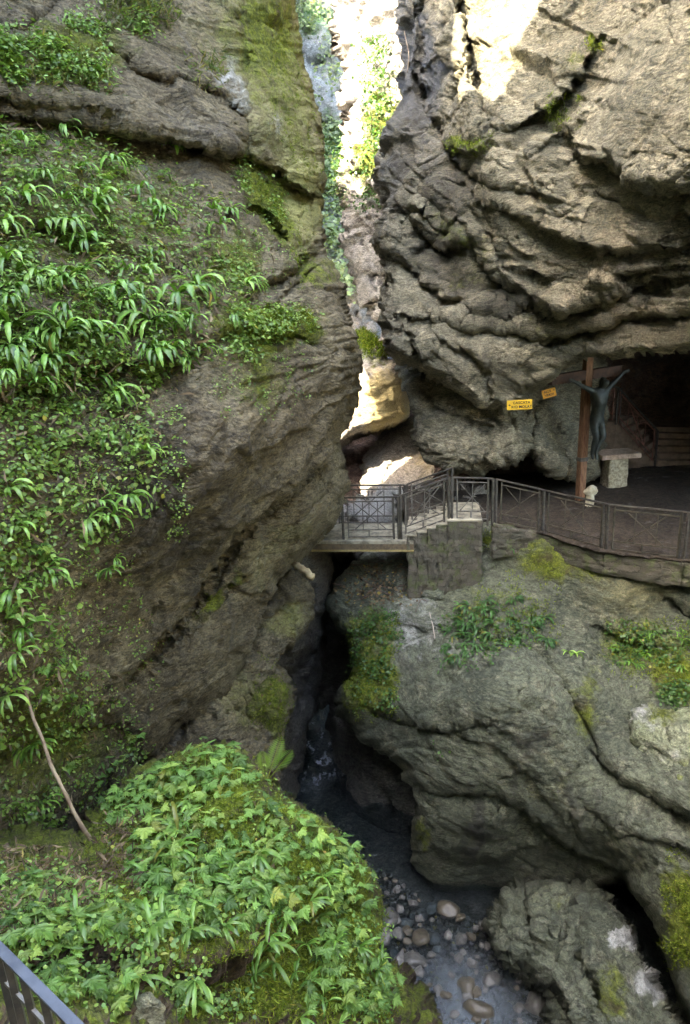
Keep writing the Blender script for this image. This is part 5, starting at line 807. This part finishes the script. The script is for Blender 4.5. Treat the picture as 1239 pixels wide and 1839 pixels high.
# cave staircase
SB = Pz(1176, 838, -5.36); ST = Pz(1106, 758, -4.05)
stair = empty('cave_staircase', SB, 'dark stone staircase climbing into the cave behind the stone table', 'staircase')
d2 = unit((ST - SB) * np.array([1, 1, 0])); rl = np.linalg.norm((ST - SB)[:2]); bk = np.array([-d2[1], d2[0], 0]); bk = bk if bk[1] > 0 else -bk
def quad(a, b, w): q = [a[:2], b[:2], (b + w)[:2], (a + w)[:2]]; ar = sum(q[i][0] * q[(i + 1) % 4][1] - q[(i + 1) % 4][0] * q[i][1] for i in range(4)); return q if ar > 0 else q[::-1]
for k in range(7):
    a = SB + d2 * rl * k / 7; b = SB + d2 * rl * (k + 1) / 7; MB().prism(quad(a, b, bk * 1.3), -5.5, -5.36 + 0.187 * (k + 1)).build('step', cave_step, stair, bevel=0.015)
MB().prism(quad(ST, ST + d2 * 1.2, bk * 1.3), -5.5, -4.05).build('landing', cave_step, stair, bevel=0.02)
e3 = np.array([0.35, 0.94, 0])
for k in range(6):
    a = SB + np.array([0.12, 0.1, 0]) + e3 * 0.30 * k; MB().prism(quad(a, a + np.array([2.6 - 0.3 * k, -0.5, 0]), e3 * 2.0), -5.5, -5.36 + 0.16 * (k + 1)).build('step', cave_step, stair, bevel=0.015)
railing('cave_railing', [V3(SB, 0.05) - bk * 0.02, V3(ST, 0.02) - bk * 0.02, V3(ST, 0.02) + d2 * 0.85 - bk * 0.02], 'reddish iron railing going up the dark staircase inside the cave', h=1.08, mats=(iron, simple_material('rusty_iron', (0.30, 0.14, 0.10), 0.7, 0.2, (0.18, 0.09, 0.07), 8)))
# signs
def sign(name, px, py, d, w, h, yaw, tilt, mat, lines, label, arrow, ts):
    root = empty(name, P(px, py, d), label, 'sign'); root.rotation_euler = (math.radians(90), tilt, yaw) 
    root.rotation_mode = 'XYZ'; root.matrix_world = Matrix.Translation(Vector(P(px, py, d))) @ Matrix.Rotation(yaw, 4, 'Z') @ Matrix.Rotation(math.radians(90), 4, 'X') @ Matrix.Rotation(tilt, 4, 'Z')
    v = [(x, y, z) for z in (-0.012, 0.0) for x, y in ((-w / 2, -h / 2), (w / 2, -h / 2), (w / 2, h / 2), (-w / 2, h / 2))]
    o = make_mesh('plate', np.array(v), [(3, 2, 1, 0), (4, 5, 6, 7), (0, 1, 5, 4), (1, 2, 6, 5), (2, 3, 7, 6), (3, 0, 4, 7)], mat, root, False); m = o.modifiers.new('b', 'BEVEL'); m.width = 0.004
    for txt, x, y in lines:
        cu = bpy.data.curves.new('lettering', 'FONT'); cu.body = txt; cu.size = ts; cu.align_x = 'CENTER'; cu.align_y = 'CENTER'; cu.extrude = 0.002; cu.offset = 0.0022; cu.space_character = 1.08
        t = bpy.data.objects.new('lettering', cu); C.objects.link(t); bpy.context.view_layer.update(); me = bpy.data.meshes.new_from_object(t.evaluated_get(bpy.context.evaluated_depsgraph_get())); bpy.data.objects.remove(t)
        me.materials.clear(); me.materials.append(black); q = bpy.data.objects.new('lettering', me); C.objects.link(q); q.parent = root; q.location = (x, y, 0.004)
    ax, ay, s, al = arrow; MBv = [(ax - s * al, ay, 0), (ax, ay + .028, 0), (ax, ay + .008, 0), (ax + s * al * .9, ay + .008, 0), (ax + s * al * .9, ay - .008, 0), (ax, ay - .008, 0), (ax, ay - .028, 0)]
    MBv = [(x, y, z) for z in (0.003, 0.006) for x, y, _ in MBv]; o = make_mesh('arrow', np.array(MBv), [tuple(range(7, 14)), tuple(range(7))[::-1]] + [(i, (i + 1) % 7, 7 + (i + 1) % 7, 7 + i) for i in range(7)], black, root, False)
    return root
_, X_, = 0, 0
def front(surf, px, py, off=0.1):
    X, Y, pos, nrm, act = SURF[surf]; i0, i1 = np.searchsorted(Y, py - 16), np.searchsorted(Y, py + 16); j0, j1 = np.searchsorted(X, px - 28), np.searchsorted(X, px + 28); q = pos[i0:i1, j0:j1] @ _F; return q.min() - off
ds = min(front('cave_mouth_rock', 933, 727), front('right_cliff', 933, 727))
ds2 = min(front('cave_mouth_rock', 986, 706, 0.06), front('right_cliff', 972, 716, 0.12), 17.6)
sign('direction_sign', 933, 727, ds, 0.575, 0.225, math.radians(-12), math.radians(2.0), yellow, [('CASCATA', 0.045, 0.048), ('RIO MOLAT', 0.045, -0.050)], 'bright yellow sign with a left arrow reading CASCATA RIO MOLAT on the rock wall', (-0.225, 0.0, 1, 0.03), 0.083)
sign('direction_sign', 986, 706, ds2, 0.31, 0.20, math.radians(-10), math.radians(15), orange, [('ALLE', -0.03, 0.042), ('VERDI', 0.0, -0.042)], 'smaller tilted orange sign beside the arm of the cross', (0.115, 0.045, -1, 0.025), 0.072)
# near handrail in the lower left corner
h0, h1 = P(-120, 1585, 2.5), P(240, 1945, 2.0); hd = h1 - h0
sky_tinted_iron = simple_material('sky_tinted_handrail', (0.085, 0.10, 0.12), 0.4, 0.4, (0.05, 0.06, 0.075), 6)  # bluish sky reflection painted into the metal's base colour
nr = empty('near_railing', h0, 'blue-grey flat metal handrail with black bars in the lower left corner', 'railing')
MB().beam(h0, h1, 0.034, 0.012).build('handrail', sky_tinted_iron, nr, bevel=0.002)
off = np.array([0.0, 0.0, -0.16])
MB().beam(h0 + off, h1 + off, 0.012, 0.016).build('lower_rail', iron_grey, nr)
for t in (0.36, 0.42, 0.50, 0.60, 0.70, 0.80): q = h0 + hd * t - UP * 0.010; MB().beam(q, q - UP * 1.0, 0.022, 0.022).build('baluster', iron, nr)
# branches, twigs, log
def along(surf, pts, lift=0.08):
    out = []
    for px, py in pts:
        p, n = at(surf, px, py); out.append(p + n * lift if p is not None else out[-1])
    return out
def branch(name, pts, r0, r1, mat, label, cat, group=None, seed=1, wob=0.12):
    k = len(pts); P_ = np.array(pts); t = np.linspace(0, k - 1, k * 5); Q = np.stack([np.interp(t, range(k), P_[:, i]) for i in range(3)], 1); Q[1:-1] = (Q[:-2] + Q[1:-1] + Q[2:]) / 3; Q += 0.01 * np.stack([fbm(Q * 3, 1, 2), fbm(Q * 3 + 9, 1, 2), fbm(Q * 3 + 19, 1, 2)], 1)
    o = MB().tube(list(Q), [r0 + (r1 - r0) * i / len(Q) for i in range(len(Q))], 9, wob, seed).build(name, mat, origin=Q[0], smooth=True); return tag(o, label, cat, group)
stick = [P(38, 1222, 7.2), P(58, 1285, 7.25), P(78, 1330, 7.3), P(92, 1378, 7.3), P(112, 1415, 7.35), P(130, 1455, 7.5), P(150, 1490, 7.6), P(166, 1510, 7.8)]
dd = [at('left_cliff', a, b)[0] for a, b in ((38, 1222), (78, 1330), (112, 1415))]; dm = min(float(q @ _F) for q in dd) - 0.12
stick = [P(38, 1222, dm), P(58, 1285, dm), P(78, 1330, dm), P(92, 1378, dm), P(112, 1415, dm), P(130, 1455, dm + .05), P(150, 1490, dm + .1), P(166, 1512, dm + .2)]
branch('fallen_branch', stick, 0.016, 0.024, bark, 'long bent bare branch leaning down the lower left cliff onto the outcrop', 'branch')
branch('thin_twig', along('left_cliff', [(128, 712), (150, 680), (180, 655), (215, 645), (245, 641), (275, 648)], 0.16), 0.007, 0.005, bark, 'thin pale arched twig below the largest hanging fern', 'twig')
branch('root_strand', along('left_cliff', [(70, 0), (78, 40), (60, 80), (45, 95)], 0.12), 0.006, 0.004, bark, 'thin pale root hanging over the mossy shelf in the top left corner', 'root')
branch('root_strand', along('right_cliff', [(722, 60), (726, 100), (730, 130), (718, 160), (712, 178)], 0.10), 0.014, 0.010, bark, 'curved root hanging on the dark edge of the right cliff near the top', 'root')
lg = [P(524, 1010, 13.6), P(540, 1020, 13.4), P(562, 1036, 13.2)]
branch('log', lg, 0.055, 0.085, simple_material('bleached_log', (0.42, 0.35, 0.19), 0.85, 0, (0.28, 0.21, 0.11), 8, 0.02), 'short bleached log stub wedged under the left cliff above the dark slot', 'log', wob=0.4)
for k in range(26):
    px, py = RNG.uniform(615, 735), RNG.uniform(1012, 1078); p, n = at('right_cliff_base', px, py)
    if p is None: continue
    d = unit(RNG.normal(0, 1, 3) * np.array([1, 0.6, 0.35])); L = RNG.uniform(0.25, 0.8); branch('twig', [p + n * .05 - d * L / 2, p + n * .08, p + n * .05 + d * L / 2 + UP * 0.05], 0.012, 0.006, bark_dark, 'thin dark fallen twig lying on the littered rock just below the bridge', 'twig', 'fallen twigs below the bridge', k)
branch('pale_stick', along('right_cliff_base', [(772, 1105), (780, 1135), (784, 1158)], 0.08), 0.014, 0.010, simple_material('pale_stick', (0.45, 0.40, 0.33), 0.8), 'short straight pale stick at the left end of the fern clump', 'stick')
for (a, b, c), s in ((((730, 1005), (750, 1040), (768, 1072)), 3), (((768, 1068), (757, 1085), (745, 1102)), 4)):
    branch('bare_stalk', along('right_cliff_base', [a, b, c], 0.12), 0.010, 0.006, bark_dark, 'bare grey stalk leaning against the foot of the masonry block', 'stalk', 'bare stalks by the masonry')
branch('dry_stalk', along('foreground_outcrop', [(255, 1630), (320, 1670), (350, 1710), (398, 1762)], 0.14), 0.004, 0.003, grass_mat, 'long thin yellow stalk bending over the front of the outcrop', 'stalk', None)
branch('dry_stalk', along('foreground_outcrop', [(510, 1520), (545, 1560), (590, 1600)], 0.12), 0.004, 0.003, grass_mat, 'thin pale stem crossing the leaves on the right part of the outcrop', 'stalk', None)
# pale stone in the foreground
o = stone_mesh('pale_rock', 23, 0.17, 0.12, 0.15, rock_material('mottled_stone', (0.36, 0.33, 0.24), (0.25, 0.26, 0.15), (0.42, 0.36, 0.27)), rough=0.45, facet=0.5); p, n = at('foreground_outcrop', 238, 1852); o.location = tuple(p + n * 0.02); tag(o, 'pale rough stone at the bottom edge of the photo, right of the handrail', 'stone')
# stones of the stream
pebbles = [stone_mesh('stream_stone', 30 + k, 1, RNG.uniform(.7, .95), RNG.uniform(.5, .7), [simple_material('stone_grey', (0.13, 0.128, 0.115), 0.35, 0, (0.075, 0.075, 0.068), 3, 0.02), simple_material('stone_brown', (0.125, 0.108, 0.075), 0.35, 0, (0.08, 0.07, 0.05), 3, 0.02), simple_material('stone_light', (0.20, 0.195, 0.175), 0.4, 0, (0.12, 0.118, 0.11), 3, 0.02)][k % 3], sub=3, rough=0.35, facet=0.5) for k in range(9)]
Q1 = [(640, 1560), (690, 1555), (750, 1610), (800, 1640), (890, 1655), (905, 1720), (960, 1760), (1000, 1839), (760, 1860), (740, 1780), (680, 1700), (650, 1620)]
n_st = 0; placed = []
for k in range(2200):
    if n_st >= 285: break
    px, py = RNG.uniform(600, 1010), RNG.uniform(1480, 1870)
    if not inside(np.array([px]), np.array([py]), Q1)[0]: continue
    s = float(np.clip(RNG.lognormal(-2.1, 0.5), 0.05, 0.36)); p = Pz(px, py, WATER_Z - 0.10)
    if any(math.hypot(p[0] - q[0], p[1] - q[1]) < 0.66 * (s + q[2]) for q in placed): continue
    placed.append((p[0], p[1], s)); j_ = n_st % 9; o = pebbles[j_] if n_st < 9 else pebbles[j_].copy()
    if n_st >= 9: C.objects.link(o)
    deep = RNG.random() < 0.55; o.location = (p[0], p[1], WATER_Z - (0.10 + s * 0.45 if deep else -s * 0.05)); o.scale = (s, s, s); o.rotation_euler = (RNG.normal(0, .2), RNG.normal(0, .2), RNG.uniform(0, 6.28)); n_st += 1
    tag(o, ('submerged rounded stone lying under the shallow water of the stream' if deep else 'rounded wet stone breaking the surface of the shallow stream'), 'stone', 'submerged stream stones' if deep else 'stream stones above the water')
for k, (px, py, s, lb) in enumerate(((742, 1725, .24, 'large pale angular stone in the shallows left of the milky pool'), (838, 1772, .22, 'dark stone with a wet sheen in the middle of the milky pool'), (860, 1812, .26, 'large dark stone at the bottom of the milky pool'), (700, 1648, .26, 'grey boulder in the stream right beside the outcrop plants'))):
    o = pebbles[(0, 1, 4, 3)[k]].copy(); C.objects.link(o); p = Pz(px, py, WATER_Z); o.location = (p[0], p[1], WATER_Z - 0.02); o.scale = (s * 1.2, s, s * 1.1); o.rotation_euler = (0, 0, k * 1.3); tag(o, lb, 'stone')
gv, gf, gt = [], [], []
gpx, gpy = RNG.uniform(600, 1010, 5200), RNG.uniform(1480, 1870, 5200); gm = inside(gpx, gpy, Q1); gpx, gpy = gpx[gm], gpy[gm]; gd = depth_z(gpx, gpy, -13.26); gp = P(gpx, gpy, gd); gs = RNG.uniform(0.02, 0.065, len(gp)); gp[:, 2] = -13.32 + 0.06 * RNG.random(len(gp))
bm = bmesh.new(); bmesh.ops.create_icosphere(bm, subdivisions=1, radius=1); iv = np.array([v.co[:] for v in bm.verts]) * np.array([1, .8, .6]); iff = np.array([[v.index for v in f.verts] for f in bm.faces]); bm.free()
X_, Y_, Z_ = frames(np.tile(UP, (len(gp), 1)), RNG.normal(0, 1, (len(gp), 3)), np.zeros(len(gp))); V_, F_, T_ = batch(iv, iff, gp, X_, Y_, Z_, gs, tones(len(gp), 0.1))
tag(make_mesh('gravel', V_, F_, leaf_material('gravel_mix', [(0.16, 0.15, 0.135), (0.24, 0.22, 0.19), (0.11, 0.10, 0.09)], rough=0.4, transl=0.0), attrs={'tone': T_}), kind='stuff')
